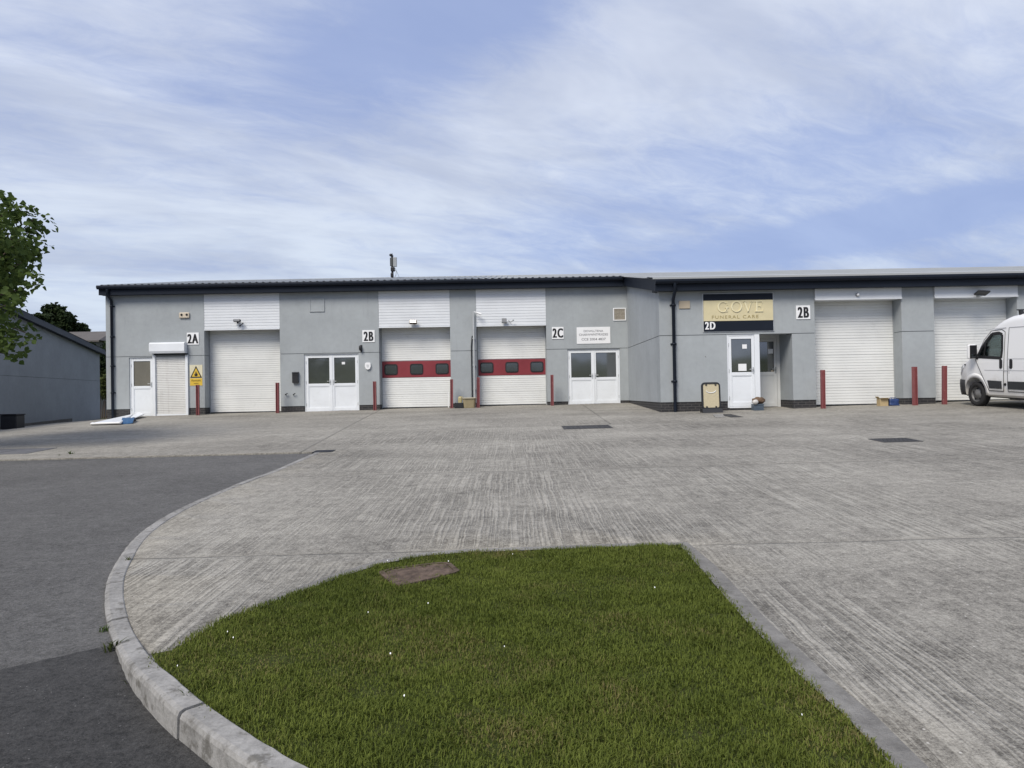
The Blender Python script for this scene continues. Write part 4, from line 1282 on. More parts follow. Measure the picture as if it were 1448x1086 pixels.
# ------------------------------------------------------------------ loose objects
# A-board
c = GP(1006, 583.5, .024); Y = c.y
r = rect(992.5, 540.5, 1019, 584, Y); x0, x1 = r[0], r[1]; zb = g((x0+x1)/2, Y)+.024; h = r[3]-zb; w = x1-x0; xm = (x0+x1)/2
root = thing('pavement_sign', 'black framed A-board with cream poster standing before the brick plinth', 'sign', (xm, Y, zb))
p = MB(); p.prism([(Y-.10, zb), (Y+.24, zb), (Y+.19, zb+.12), (Y-.05, zb+.12)], 'x', x0-.0, x1+.03); p.build('base', M_blackp, root)
o_ = rrect(xm, zb+.1+(h-.1)/2, w, h-.1, .11); i_ = rrect(xm, zb+.1+(h-.1)/2, w*.84, (h-.1)*.88, .05)
def tiltp(a, b, yy): return (a, Y+yy+(b-zb)*.06, b)
p = MB(); n = len(o_)
vs = [tiltp(a, b, -.03) for a, b in o_]+[tiltp(a, b, -.03) for a, b in i_]+[tiltp(a, b, .05) for a, b in o_]+[tiltp(a, b, -.012) for a, b in i_]
fs = [tuple(range(2*n, 3*n))]
for i in range(n):
    j = (i+1) % n; fs += [(i, j, n+j, n+i), (i, 2*n+i, 2*n+j, j), (n+i, n+j, 3*n+j, 3*n+i)]
p.add(vs, fs); p.build('frame', M_blackp, root)
p = MB(); p.add([tiltp(a, b, -.014) for a, b in i_], [tuple(range(n))]); p.build('poster', pm('poster_cream', (.50,.44,.30), .45, .1, 30), root)
p = MB()
for sx in (-1, 1):
    for sz in (.12, .88):
        a, b = xm+sx*w*.25, zb+.1+(h-.1)*(.09 if sz < .5 else .90)
        p.box(a-.025, a+.025, Y-.036+(b-zb)*.06, Y-.016+(b-zb)*.06, b-.015, b+.015, .004)
p.build('clip', M_blackp, root)
p = MB()
pts = [tiltp(xm+w*.26*math.cos(R_(a)), zb+h*.74+h*.09*math.sin(R_(a)), -.018) for a in range(190, 351, 16)]
p.tube(pts, .012, 5); p.build('emblem', M_signwhite, root)

# crate with rubbish by the recessed door
Y = YF-.42; r = rect(1066.5, 569, 1080, 578.5, Y); x0, x1, z1 = r[0], r[1], r[3]; zb = g((x0+x1)/2, Y)+.024; z1 = zb+.19
root = thing('storage_crate', 'slate blue plastic crate standing outside the recessed door', 'crate', ((x0+x1)/2, Y, zb))
p = MB(); t = .015
p.box(x0, x1, Y, Y+t, zb, z1, .004); p.box(x0, x1, Y+.26, Y+.26+t, zb, z1, .004); p.box(x0, x0+t, Y+t, Y+.26, zb, z1, .004); p.box(x1-t, x1, Y+t, Y+.26, zb, z1, .004); p.box(x0+t, x1-t, Y+t, Y+.26, zb+.01, zb+.03)
p.build('body', pm('slate_blue', (.07,.095,.125), .5, .15), root)
p = MB(); p.box(x0-.01, x1+.01, Y-.012, Y-.001, z1-.03, z1, .004); p.box(x0+.05, x1-.05, Y-.008, Y-.001, zb+.05, zb+.07, .003); p.build('rim', pm('slate_blue', (.07,.095,.125), .5, .15), root)
p = MB(); p.sphere(((x0+x1)/2+.03, Y+.12, z1+.10), .19, 1.0, .7, .52, sub=3, jitter=.35)
tag(p.build('crumpled_bag', pm('brown_bag', (.13,.085,.055), .8, .35, 9, .01, 30)), 'crumpled brown bag heaped on the slate blue crate', 'bag')
p = MB(); p.sphere(((x0+x1)/2-.11, Y-.02, z1+.06), .085, 1.1, .7, .85, sub=2, jitter=.25)
tag(p.build('rag', pm('pale_rag', (.55,.54,.52), .9, .15, 9)), 'pale bundled rag on the front of the slate blue crate', 'rag')

# cardboard box and blue bag
Y = YF-.30; r = rect(1244.5, 561, 1256, 571.5, Y); x0, x1, z1 = r[0], r[1], r[3]; zb = g((x0+x1)/2, Y)+.024; z1 = zb+.215
M_card = pm('cardboard', (.44,.34,.19), .85, .12, 8)
root = thing('cardboard_box', 'small open cardboard box at the foot of the plain roller door', 'box', ((x0+x1)/2, Y, zb))
p = MB(); t = .008
p.box(x0, x1, Y, Y+t, zb, z1); p.box(x0, x1, Y+.2, Y+.2+t, zb, z1); p.box(x0, x0+t, Y+t, Y+.2, zb, z1); p.box(x1-t, x1, Y+t, Y+.2, zb, z1); p.box(x0+t, x1-t, Y+t, Y+.2, zb+.005, zb+.012)
p.build('body', M_card, root)
p = MB(); p.add([(x0, Y-.001, z1), (x1, Y-.001, z1), (x1+.01, Y-.09, z1+.02), (x0-.01, Y-.09, z1+.02)], [(0,1,2,3)]); p.add([(x0-.001, Y, z1), (x0-.001, Y+.2, z1), (x0-.05, Y+.2, z1+.06), (x0-.05, Y, z1+.06)], [(0,1,2,3)]); p.add([(x1+.001, Y, z1), (x1+.001, Y+.2, z1), (x1+.07, Y+.2, z1+.0), (x1+.07, Y, z1-.02)], [(0,1,2,3)])
o = p.build('flap', M_card, root); md = o.modifiers.new('Solidify', 'SOLIDIFY'); md.thickness = .006
Y = YF-.34; r = rect(1258, 561, 1273, 571.5, Y); x0, x1, z1 = r[0], r[1], r[3]; zb = g((x0+x1)/2, Y)+.024; z1 = zb+.20
M_bluebag = pm('blue_bag', (.02,.045,.14), .5, .25, 10, .006, 30)
root = thing('shopping_bag', 'dark blue carrier bag slumped beside the cardboard box', 'bag', ((x0+x1)/2, Y+.1, zb))
p = MB(); bm = bmesh.new(); bmesh.ops.create_cube(bm, size=1); bmesh.ops.subdivide_edges(bm, edges=bm.edges[:], cuts=5, use_grid_fill=True)
for v in bm.verts:
    k = 1-.18*(v.co.z+.5)
    co = Vector((v.co.x*(x1-x0)*k, v.co.y*.24*k, (v.co.z+.5)*(z1-zb)))
    co += Vector((mnoise.noise(co*11), mnoise.noise(co*11+Vector((5,0,0))), mnoise.noise(co*9+Vector((0,7,0)))*.6))*.035
    v.co = co + Vector(((x0+x1)/2, Y+.13, zb))
    if v.co.z < zb+.004: v.co.z = zb
p.bm(bm, smooth=True); p.build('body', M_bluebag, root)
p = MB()
for yy in (.07, .19): p.tube([((x0+x1)/2-.09, Y+yy, z1-.02), ((x0+x1)/2-.05, Y+yy-.02, z1+.035), ((x0+x1)/2+.05, Y+yy-.02, z1+.03), ((x0+x1)/2+.09, Y+yy, z1-.02)], .009, 6)
p.build('handle', M_bluebag, root)

# tub, jug and crate by the pier
M_tub = pm('tub_ochre', (.28,.235,.14), .65, .15, 4, dirt=.3, dcol=(.2,.2,.15))
xa, xb = WX(655, YB-.35, 570), WX(673, YB-.35, 570); xm = (xa+xb)/2; Y = YB-.42; zb = g(xm, Y)+.024; zt = W(664, 563, Y).z
root = thing('storage_tub', 'ochre plastic tub with pale rim at the foot of the pier between red-banded doors', 'tub', (xm, Y, zb))
def rrbox(mb, cx, cy, w0, d0, w1, d1, z0_, z1_, r0=.08):
    a = rrect(cx, cy, w0, d0, r0); b = rrect(cx, cy, w1, d1, r0); n = len(a)
    mb.add([(u, v, z0_) for u, v in a]+[(u, v, z1_) for u, v in b], [(i, (i+1) % n, n+(i+1) % n, n+i) for i in range(n)], True)
w = xb-xa
p = MB(); rrbox(p, xm, Y, w*.88, .42, w, .5, zb, zt); rrbox(p, xm, Y, w*.97, .47, w*.86, .40, zt, zb+.03)
a = rrect(xm, Y, w*.86, .40, .08); p.add([(u, v, zb+.03) for u, v in a], [tuple(range(len(a)))]); p.build('body', M_tub, root)
p = MB(); a = rrect(xm, Y, w*1.03, .53, .1, 6); p.tube([(u, v, zt) for u, v in a]+[(a[0][0], a[0][1], zt)], .022, 6, False); p.build('rim', pm('tub_rim', (.42,.38,.28), .6), root)
p = MB(); rrbox(p, xm, Y, w*.8, .36, w*.8, .36, zb+.1, zt-.08); a = rrect(xm, Y, w*.8, .36, .08); p.add([(u, v+.0, zt-.08) for u, v in a], [tuple(range(len(a)))]); p.build('contents', M_soil, root)
xj = WX(649.5, Y, 570); zb = g(xj, Y)+.024
root = thing('black_crate', 'black slatted crate on the ground right of the 2B garage door bollard', 'crate', (xj-.0, Y, zb))
p = MB(); ww = .30
for sx in (-1, 1): p.box(xj+sx*ww/2-.012, xj+sx*ww/2+.012, Y-.2, Y+.2, zb, zb+.2, .003)
for k in range(3):
    for sy in (-1, 1): p.box(xj-ww/2, xj+ww/2, Y+sy*.2-.012, Y+sy*.2+.012, zb+.01+k*.065, zb+.06+k*.065, .003)
p.box(xj-ww/2, xj+ww/2, Y-.19, Y+.19, zb+.01, zb+.025); p.build('crate_body', M_blackp, root)
root = thing('plastic_jug', 'yellowish plastic jug standing on the black crate', 'jug', (xj+.03, Y, zb+.2))
p = MB(); rrbox(p, xj+.03, Y, .14, .11, .14, .11, zb+.2, zb+.38, .03); rrbox(p, xj+.03, Y, .14, .11, .06, .05, zb+.38, zb+.43, .024); p.build('body', pm('jug_yellow', (.42,.36,.18), .5), root)
p = MB(); p.tube([(xj+.03, Y, zb+.43), (xj+.03, Y, zb+.455)], .02, 8); p.build('cap', M_blackp, root)
p = MB(); p.tube([(xj+.06, Y-.02, zb+.42), (xj+.13, Y-.02, zb+.42), (xj+.12, Y-.02, zb+.30)], .011, 6); p.build('handle', pm('jug_yellow', (.42,.36,.18), .5), root)
# leaning batten
xq = WX(634, YB, 570); p = MB(); zb = g(xq, YB)+.024
p.prism([(xq-.04, zb), (xq+.0, zb), (xq-.0, zb+.6), (xq-.03, zb+.6)], 'y', YB+.28, YB+.31); tag(p.build('timber_batten', M_signwhite), 'short white batten leaning by the right edge of the 2B garage door', 'batten')

# white board with blue sheet at the left end
q = [GP(129, 601.5, .03), GP(170, 600.5, .03), GP(187, 591, .03), GP(160, 590.5, .03)]
q2 = [GP(178, 594.5, .03), GP(184, 595.5, .03), GP(204, 590, .03), GP(196, 588.6, .03)]
def slabpoly(mb, pts, lift, th):
    vs = [(p_.x, p_.y, g(p_.x, p_.y)+.024+lf) for p_, lf in zip(pts, lift)]; n = len(vs)
    mb.add(vs+[(a, b, c_+th) for a, b, c_ in vs], [tuple(range(n-1, -1, -1)), tuple(range(n, 2*n))]+[(i, (i+1) % n, n+(i+1) % n, n+i) for i in range(n)])
root = thing('discarded_board', 'white flat panel lying tilted on the concrete at the left end of the terrace', 'board', (q[0].x+.6, q[0].y, g(q[0].x, q[0].y)+.024))
p = MB(); slabpoly(p, q, [.02, .03, .09, .07], .05); p.build('panel', M_white, root)
p = MB()
for a, b, la, lb in ((0, 1, .02, .03), (1, 2, .03, .09), (2, 3, .09, .07), (3, 0, .07, .02)):
    A, B = q[a], q[b]; p.tube([(A.x, A.y, g(A.x, A.y)+.06+la), (B.x, B.y, g(B.x, B.y)+.06+lb)], .032, 6)
p.build('panel_edge', M_signwhite, root)
p = MB(); slabpoly(p, q2, [.05, .03, .10, .12], .03); tag(p.build('loose_panel', M_white), 'small loose white panel behind the blue sheet by the half glazed door', 'board')
b0 = [GP(171, 600, .03), GP(188, 599, .03), GP(192, 594.5, .03), GP(175, 594.8, .03)]
p = MB(); bm = bmesh.new(); cc = sum(b0, Vector((0,0,0)))/4
bmesh.ops.create_grid(bm, x_segments=14, y_segments=8, size=.5)
for v in bm.verts:
    u, w_ = v.co.x+.5, v.co.y+.5
    P0 = b0[0].lerp(b0[1], u).lerp(b0[3].lerp(b0[2], u), w_)
    v.co = Vector((P0.x, P0.y, g(P0.x, P0.y)+.05+.14*math.sin(math.pi*min(1, max(0, w_)))*.9+.03*mnoise.noise(Vector((u*6, w_*5, 1)))))
p.bm(bm, smooth=True); o = p.build('folded_tarpaulin', pm('blue_tarp', (.03,.10,.22), .5, .2, 10)); tag(o, 'crumpled blue tarpaulin beside the white panel on the concrete', 'tarpaulin')
o.modifiers.new('Solidify', 'SOLIDIFY').thickness = .03

# ------------------------------------------------------------------ rooftop antenna
ya = 35.5; c = W(555, 394, ya); x = c.x; zb = roofz(ya)+.03; zt = W(554, 358, ya).z
root = thing('antenna_mast', 'short dark antenna mast with grey panel on the roof ridge', 'antenna', (x, ya, zb))
p = MB(); p.tube([(x, ya, zb-.02), (x, ya, zt-.1)], .055, 8); p.tube([(x, ya, zt-.3), (x, ya, zt-.02)], .025, 6); p.build('pole', M_blackp, root)
p = MB(); p.box(x+.04, x+.22, ya-.05, ya+.05, zb+.52, zt-.2, .02); p.build('antenna_panel', M_grey, root)
p = MB(); p.box(x-.1, x+.02, ya-.07, ya+.05, zb+.55, zt-.22, .015); p.build('antenna_panel', pm('dark_grey_panel', (.06,.065,.065), .5), root)
p = MB(); p.sphere((x-.06, ya-.05, zt-.1), .07, seg=10); p.build('camera', M_blackp, root)
p = MB(); p.box(x-.07, x+.12, ya-.1, ya+.1, zb+.3, zb+.5, .03); p.box(x-.08, x+.05, ya-.08, ya+.08, zb+.02, zb+.22, .03); p.build('junction_box', M_black, root)
p = MB(); p.tube([(x+.08, ya-.05, zb+.4), (x+.2, ya-.06, zb+.3), (x+.17, ya-.06, zb+.1), (x+.1, ya-.05, zb)], .015, 6); p.tube([(x+.14, ya, zb+.45), (x+.32, ya, zb+.02)], .01, 5); p.build('cable', M_grey, root)

# ------------------------------------------------------------------ left hand building
def left_building():
    A = Vector((-20.2, 25.0, 0)); B = Vector((-24.35, 44.0, 0)); d = (B-A).normalized()
    root = thing('neighbouring_workshop', 'plain grey rendered workshop gable wall with sloping navy roof edge', 'building', (-26, 33, .2))
    nrm = Vector((d.y, -d.x, 0))       # towards the main building
    L = (B-A).length
    def P(s, off, z): q = A+d*s+nrm*off; return (q.x, q.y, z)
    zr, zl = 6.15, 4.32               # ridge at s=0, eaves at s=L
    def top(s): return zr+(zl-zr)*abs(s)/L
    S0 = -L
    jz = lambda s: 1.6+1.12
    mb = MB()
    def slab(s0, s1, z0a, z0b, z1a, z1b, o0=0.0, o1=-.3):
        mb.add([P(s0,o0,z0a),P(s1,o0,z0b),P(s1,o0,z1b),P(s0,o0,z1a),P(s0,o1,z0a),P(s1,o1,z0b),P(s1,o1,z1b),P(s0,o1,z1a)], [(0,1,2,3),(5,4,7,6),(0,4,5,1),(3,2,6,7),(0,3,7,4),(1,5,6,2)])
    slab(S0, 0, -1, -1, 2.713, 2.713); slab(0, L, -1, -1, 2.713, 2.713)
    slab(S0, 0, 2.728, 2.728, top(S0), top(0)); slab(0, L, 2.728, 2.728, top(0), top(L))
    # end walls
    mb.add([P(L,-.3,-1),P(L,-22,-1),P(L,-22,zl),P(L,-.3,zl)], [(0,1,2,3)]); mb.add([P(S0,-.3,-1),P(S0,-22,-1),P(S0,-22,zl),P(S0,-.3,zl)], [(0,1,2,3)])
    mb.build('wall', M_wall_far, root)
    j = MB(); q0, q1 = -.015, -.28
    j.add([P(S0,q0,2.70),P(L,q0,2.70),P(L,q0,2.74),P(S0,q0,2.74)], [(0,1,2,3)]); j.build('wall_joint', M_joint, root)
    r = MB()
    for s0, s1 in ((S0-.3, 0), (0, L+.35)):
        za, zb_ = top(s0)+.30, top(s1)+.30
        r.add([P(s0,.22,za),P(s1,.22,zb_),P(s1,-22,zb_),P(s0,-22,za)], [(0,1,2,3)])
    r.build('roof', M_roofdark, root)
    v = MB()
    for s0, s1 in ((S0-.3, 0), (0, L+.35)):
        for o0, o1, a, b in ((.25, .02, -.02, .16), (.20, .02, .16, .285)):
            za, zb_ = top(s0), top(s1)
            v.add([P(s0,o0,za+a),P(s1,o0,zb_+a),P(s1,o0,zb_+b),P(s0,o0,za+b),P(s0,o1,za+a),P(s1,o1,zb_+a),P(s1,o1,zb_+b),P(s0,o1,za+b)], [(0,1,2,3),(5,4,7,6),(0,4,5,1),(3,2,6,7),(0,3,7,4),(1,5,6,2)])
    v.build('verge_trim', M_navy, root)
    # low kerb and dirt at the wall foot
    k = MB(); pts = [(-8, .95), (0, .75), (8, .55), (14, .3)]
    for (s0, o0), (s1, o1) in zip(pts, pts[1:]):
        a = A+d*s0+nrm*o0; b = A+d*s1+nrm*o1
        za, zb_ = g(a.x, a.y), g(b.x, b.y); n2 = nrm*.14
        k.add([(a.x, a.y, za-.1), (b.x, b.y, zb_-.1), (b.x, b.y, zb_+.13), (a.x, a.y, za+.13), (a.x-n2.x, a.y-n2.y, za+.13), (b.x-n2.x, b.y-n2.y, zb_+.13), (b.x-n2.x, b.y-n2.y, zb_-.1), (a.x-n2.x, a.y-n2.y, za-.1)], [(0,1,2,3),(3,2,5,4),(4,5,6,7),(0,3,4,7),(1,6,5,2)])
    structure(zero_origin(k.build('kerb_strip', pm('dirty_kerb', (.10,.095,.085), .9, .3, 3))))
left_building()
# black bins at the wall foot
for px, wd, zt_, lab in ((-3, 1.0, 583, 'black plastic bin at the foot of the left workshop wall, cut by the photo edge'), (11.5, .62, 585.5, 'smaller black plastic bin at the foot of the left workshop wall')):
    c = GP(px, 607, .02); Y = c.y; zb = g(c.x, Y)+.02; zt = W(px, zt_, Y).z
    root = thing('storage_bin', lab, 'bin', (c.x, Y, zb), 'black bins by the workshop')
    p = MB(); p.box(c.x-wd/2, c.x+wd/2, Y, Y+.5, zb, zt-.05, .03); p.build('body', M_blackp, root)
    p = MB(); p.box(c.x-wd/2-.02, c.x+wd/2+.02, Y-.03, Y+.52, zt-.05, zt, .02); p.build('lid', M_black, root)

# distant shed seen in the gap
Y = 58.0; r = rect(60, 463.5, 143.5, 482, Y); x0, x1 = r[0], r[1]; zt = r[3]; ze = W(135, 481, Y).z
root = thing('distant_shed', 'low brownish-roofed shed seen beyond the left workshop', 'building', ((x0+x1)/2, Y+4, g(x0, Y)))
p = MB(); p.box(x0+.3, x1-.6, Y+.3, Y+7, .2, ze); p.build('wall', pm('shed_wall', (.13,.13,.115), .9, .2, 1), root)
p = MB(); p.add([(x0, Y, ze), (x1-.2, Y, ze), (x1-1.0, Y+3.5, zt), (x0, Y+3.5, zt), (x0, Y+7.4, ze), (x1-.2, Y+7.4, ze)], [(0,1,2,3),(3,2,5,4),(1,5,2)]); p.add([(x0, Y, ze-.12), (x1-.2, Y, ze-.12), (x1-.2, Y, ze), (x0, Y, ze)], [(0,1,2,3)]); p.build('roof', M_roofbrown, root)

# ------------------------------------------------------------------ foliage
def leaves_mesh(name, centers, n, size, mat, parent=None, seed=1, droop=.3, aspect=.75):
    """centers: list of (pos, radius, weight)"""
    rs = np.random.RandomState(seed)
    w = np.array([c[2] for c in centers], float); w /= w.sum()
    idx = rs.choice(len(centers), n, p=w)
    cp = np.array([tuple(c[0]) for c in centers])[idx]; cr = np.array([c[1] if not isinstance(c[1], tuple) else 1 for c in centers])[idx]
    d = rs.normal(size=(n, 3)); d /= np.linalg.norm(d, axis=1)[:, None]
    rad = rs.uniform(0, 1, n)**(1/2.2)
    pos = cp + d*(rad*cr)[:, None]*np.array([1, 1, .8])
    # leaf frame
    nrm = d*.6 + rs.normal(size=(n, 3))*.55 + np.array([0, 0, .6]); nrm /= np.linalg.norm(nrm, axis=1)[:, None]
    t = rs.normal(size=(n, 3)) + d*.8 + np.array([0, 0, -droop]); t -= nrm*(t*nrm).sum(1)[:, None]; t /= np.linalg.norm(t, axis=1)[:, None]
    b = np.cross(nrm, t)
    s = size*rs.uniform(.6, 1.25, n)
    # five-vertex kite leaf folded on its midrib: base, left, right, tip
    outl = np.array([(0, 0, 0), (.35, .5*aspect, .12), (.62, .42*aspect, .08), (1.0, 0, -.12), (.62, -.42*aspect, .08), (.35, -.5*aspect, .12)])
    V = pos[:, None, :] + s[:, None, None]*(t[:, None, :]*outl[None, :, 0:1] + b[:, None, :]*outl[None, :, 1:2] + nrm[:, None, :]*outl[None, :, 2:3])
    V = V.reshape(-1, 3)
    org = np.array(WLOC[parent.name]) if parent is not None else np.zeros(3)
    V = V - org
    me = bpy.data.meshes.new(name)
    me.vertices.add(len(V)); me.vertices.foreach_set('co', V.ravel())
    quads = np.array([(0, 1, 2, 3), (0, 3, 4, 5)])
    F = (np.arange(n)[:, None, None]*6 + quads[None]).reshape(-1)
    me.loops.add(len(F)); me.loops.foreach_set('vertex_index', F)
    me.polygons.add(2*n); me.polygons.foreach_set('loop_start', np.arange(0, 8*n, 4)); me.polygons.foreach_set('loop_total', np.full(2*n, 4))
    me.update(); me.validate()
    me.materials.append(mat)
    o = bpy.data.objects.new(name, me); COL.objects.link(o); WLOC[o.name] = Vector(org)
    if parent is not None: o.parent = parent
    return o

def big_tree():
    base = Vector((-12.7, 15.6, 0)); base.z = g(base.x, base.y)
    root = thing('broadleaf_tree', 'leafy green tree with large leaves hanging in at the left edge', 'tree', base)
    cl = []
    vis = [(8,298,.34),(28,300,.30),(48,310,.27),(62,318,.20),(40,328,.27),(56,347,.22),(15,330,.38),(30,350,.30),(8,362,.40),(38,372,.26),(52,358,.16),(45,395,.24),(54,402,.13),(20,392,.34),(2,400,.42),(30,418,.22),(12,430,.30),(-5,445,.40),(8,468,.26),(28,466,.22),(44,474,.16),(18,488,.22),(24,503,.13),(0,492,.28),(-10,480,.35),(38,483,.12),(-14,340,.5),(-18,390,.5),(-20,300,.4)]
    r = random.Random(5)
    for px, py, rd in vis:
        Y = 15.3 + r.uniform(-.7, .7)
        p = W(px, py, Y); cl.append((p, rd*1.12, rd**2.0*.95))
    cc = base+Vector((0, 0, 4.0))
    for k in range(95):
        d = Vector((r.gauss(0, 1), r.gauss(0, 1), r.gauss(0, .9))).normalized()
        p = cc + Vector((d.x*2.35, d.y*2.5, d.z*2.0))*r.uniform(.55, 1)
        if p.x > -10.75: p.x = -10.75 - r.uniform(0, .6)
        rd = r.uniform(.35, .6); cl.append((p, rd, rd**2.2))
    leaves_mesh('crown', cl, 11500, .135, M_leaf, root, 11, .5, .9)
    t = MB()
    t.tube([base+Vector((0,0,-.2)), base+Vector((.04,.02,.8)), base+Vector((.0,.05,1.8)), base+Vector((.05,0,3.2))], [.22,.16,.14,.10], 10)
    for k in range(60):
        p, rd, _ = cl[k*2 % len(cl)] if k < 29 else cl[29+(k*3) % 90]
        s = base + Vector((.02, .02, r.uniform(1.7, 3.1))); m = s.lerp(p, .55)+Vector((0, 0, .25))
        t.tube([s, m, p], [.05, .028, .008], 6)
    t.build('trunk', M_bark, root)
big_tree()

def back_tree(px0, px1, ytop, ybot, Y, name, label, seed, mat=None, n=5000, size=.3, blobs=26, group=None):
    r = random.Random(seed)
    a = W(px0, ytop, Y); b = W(px1, ybot, Y); xm = (a.x+b.x)/2
    root = thing(name, label, 'tree', (xm, Y, g(xm, Y)), group)
    cl = []
    cx, cz = xm, (a.z+b.z)/2; hw, hh = (b.x-a.x)/2, (a.z-b.z)/2
    for k in range(blobs):
        u = r.uniform(-1, 1); lim = math.sqrt(max(0, 1-u*u*.8)); v = r.uniform(-1, 1)*lim
        rd = min(hw, hh)*r.uniform(.22, .42)
        cl.append((Vector((cx+u*(hw-rd*.7), Y+r.uniform(-1, 1)*hw*.7, cz+v*(hh-rd*.6))), rd, rd**2))
    leaves_mesh('crown', cl, n, size, mat or M_leafdark, root, seed)
    t = MB(); t.tube([(xm, Y, g(xm, Y)-.2), (xm+.1, Y, cz-hh*.5), (xm+.2, Y, cz+hh*.3)], [.25, .2, .06], 8)
    for k in range(10):
        p = cl[(k*2) % len(cl)][0]; t.tube([(xm+.1, Y, cz-hh*.5), p], [.08, .02], 5)
    t.build('trunk', M_bark, root)
back_tree(45, 107, 431, 500, 64, 'broadleaf_tree', 'dark wind-bent tree behind the left workshop roof', 21, n=9000, size=.34, blobs=34)
back_tree(92, 124, 455, 492, 66, 'broadleaf_tree', 'small dark tree at the right end of the trees behind the left workshop', 22, n=2600, size=.30, blobs=14)
back_tree(-60, 55, 436, 500, 60, 'broadleaf_tree', 'dark tree behind the left workshop, half hidden by the near foliage', 23, n=7000, size=.34, blobs=34)
def hedge(px0, px1, ytop, ybot, Y, name, label, mat, seed, n=5000, size=.16):
    a = W(px0, ytop, Y); b = W(px1, ybot, Y); r = random.Random(seed); cl = []
    z0 = g((a.x+b.x)/2, Y)
    root = thing(name, label, 'shrub', ((a.x+b.x)/2, Y, z0))
    hh = max(.6, a.z-max(z0, b.z-.0))
    for k in range(40):
        cl.append((Vector((r.uniform(a.x, b.x), Y+r.uniform(0, 1.2), r.uniform(max(z0, b.z)+.25, a.z-.3))), r.uniform(.3, .5), 1))
    leaves_mesh('foliage', cl, n, size, mat, root, seed)
    t = MB()
    for k in range(6):
        xx = a.x+(b.x-a.x)*(k+.5)/6; t.tube([(xx, Y+.5, z0-.1), (xx+.1, Y+.5, z0+hh*.6)], [.05, .02], 5)
    t.build('stem', M_bark, root)
hedge(120, 156, 480, 560, 51, 'hedge', 'tall dark evergreen hedge filling the gap left of the terrace', M_leafdark, 31, 9000, .2)
hedge(136, 155, 527, 565, 48, 'bush', 'olive green bush in the gap left of the terrace', M_leafolive, 32, 2600, .14)

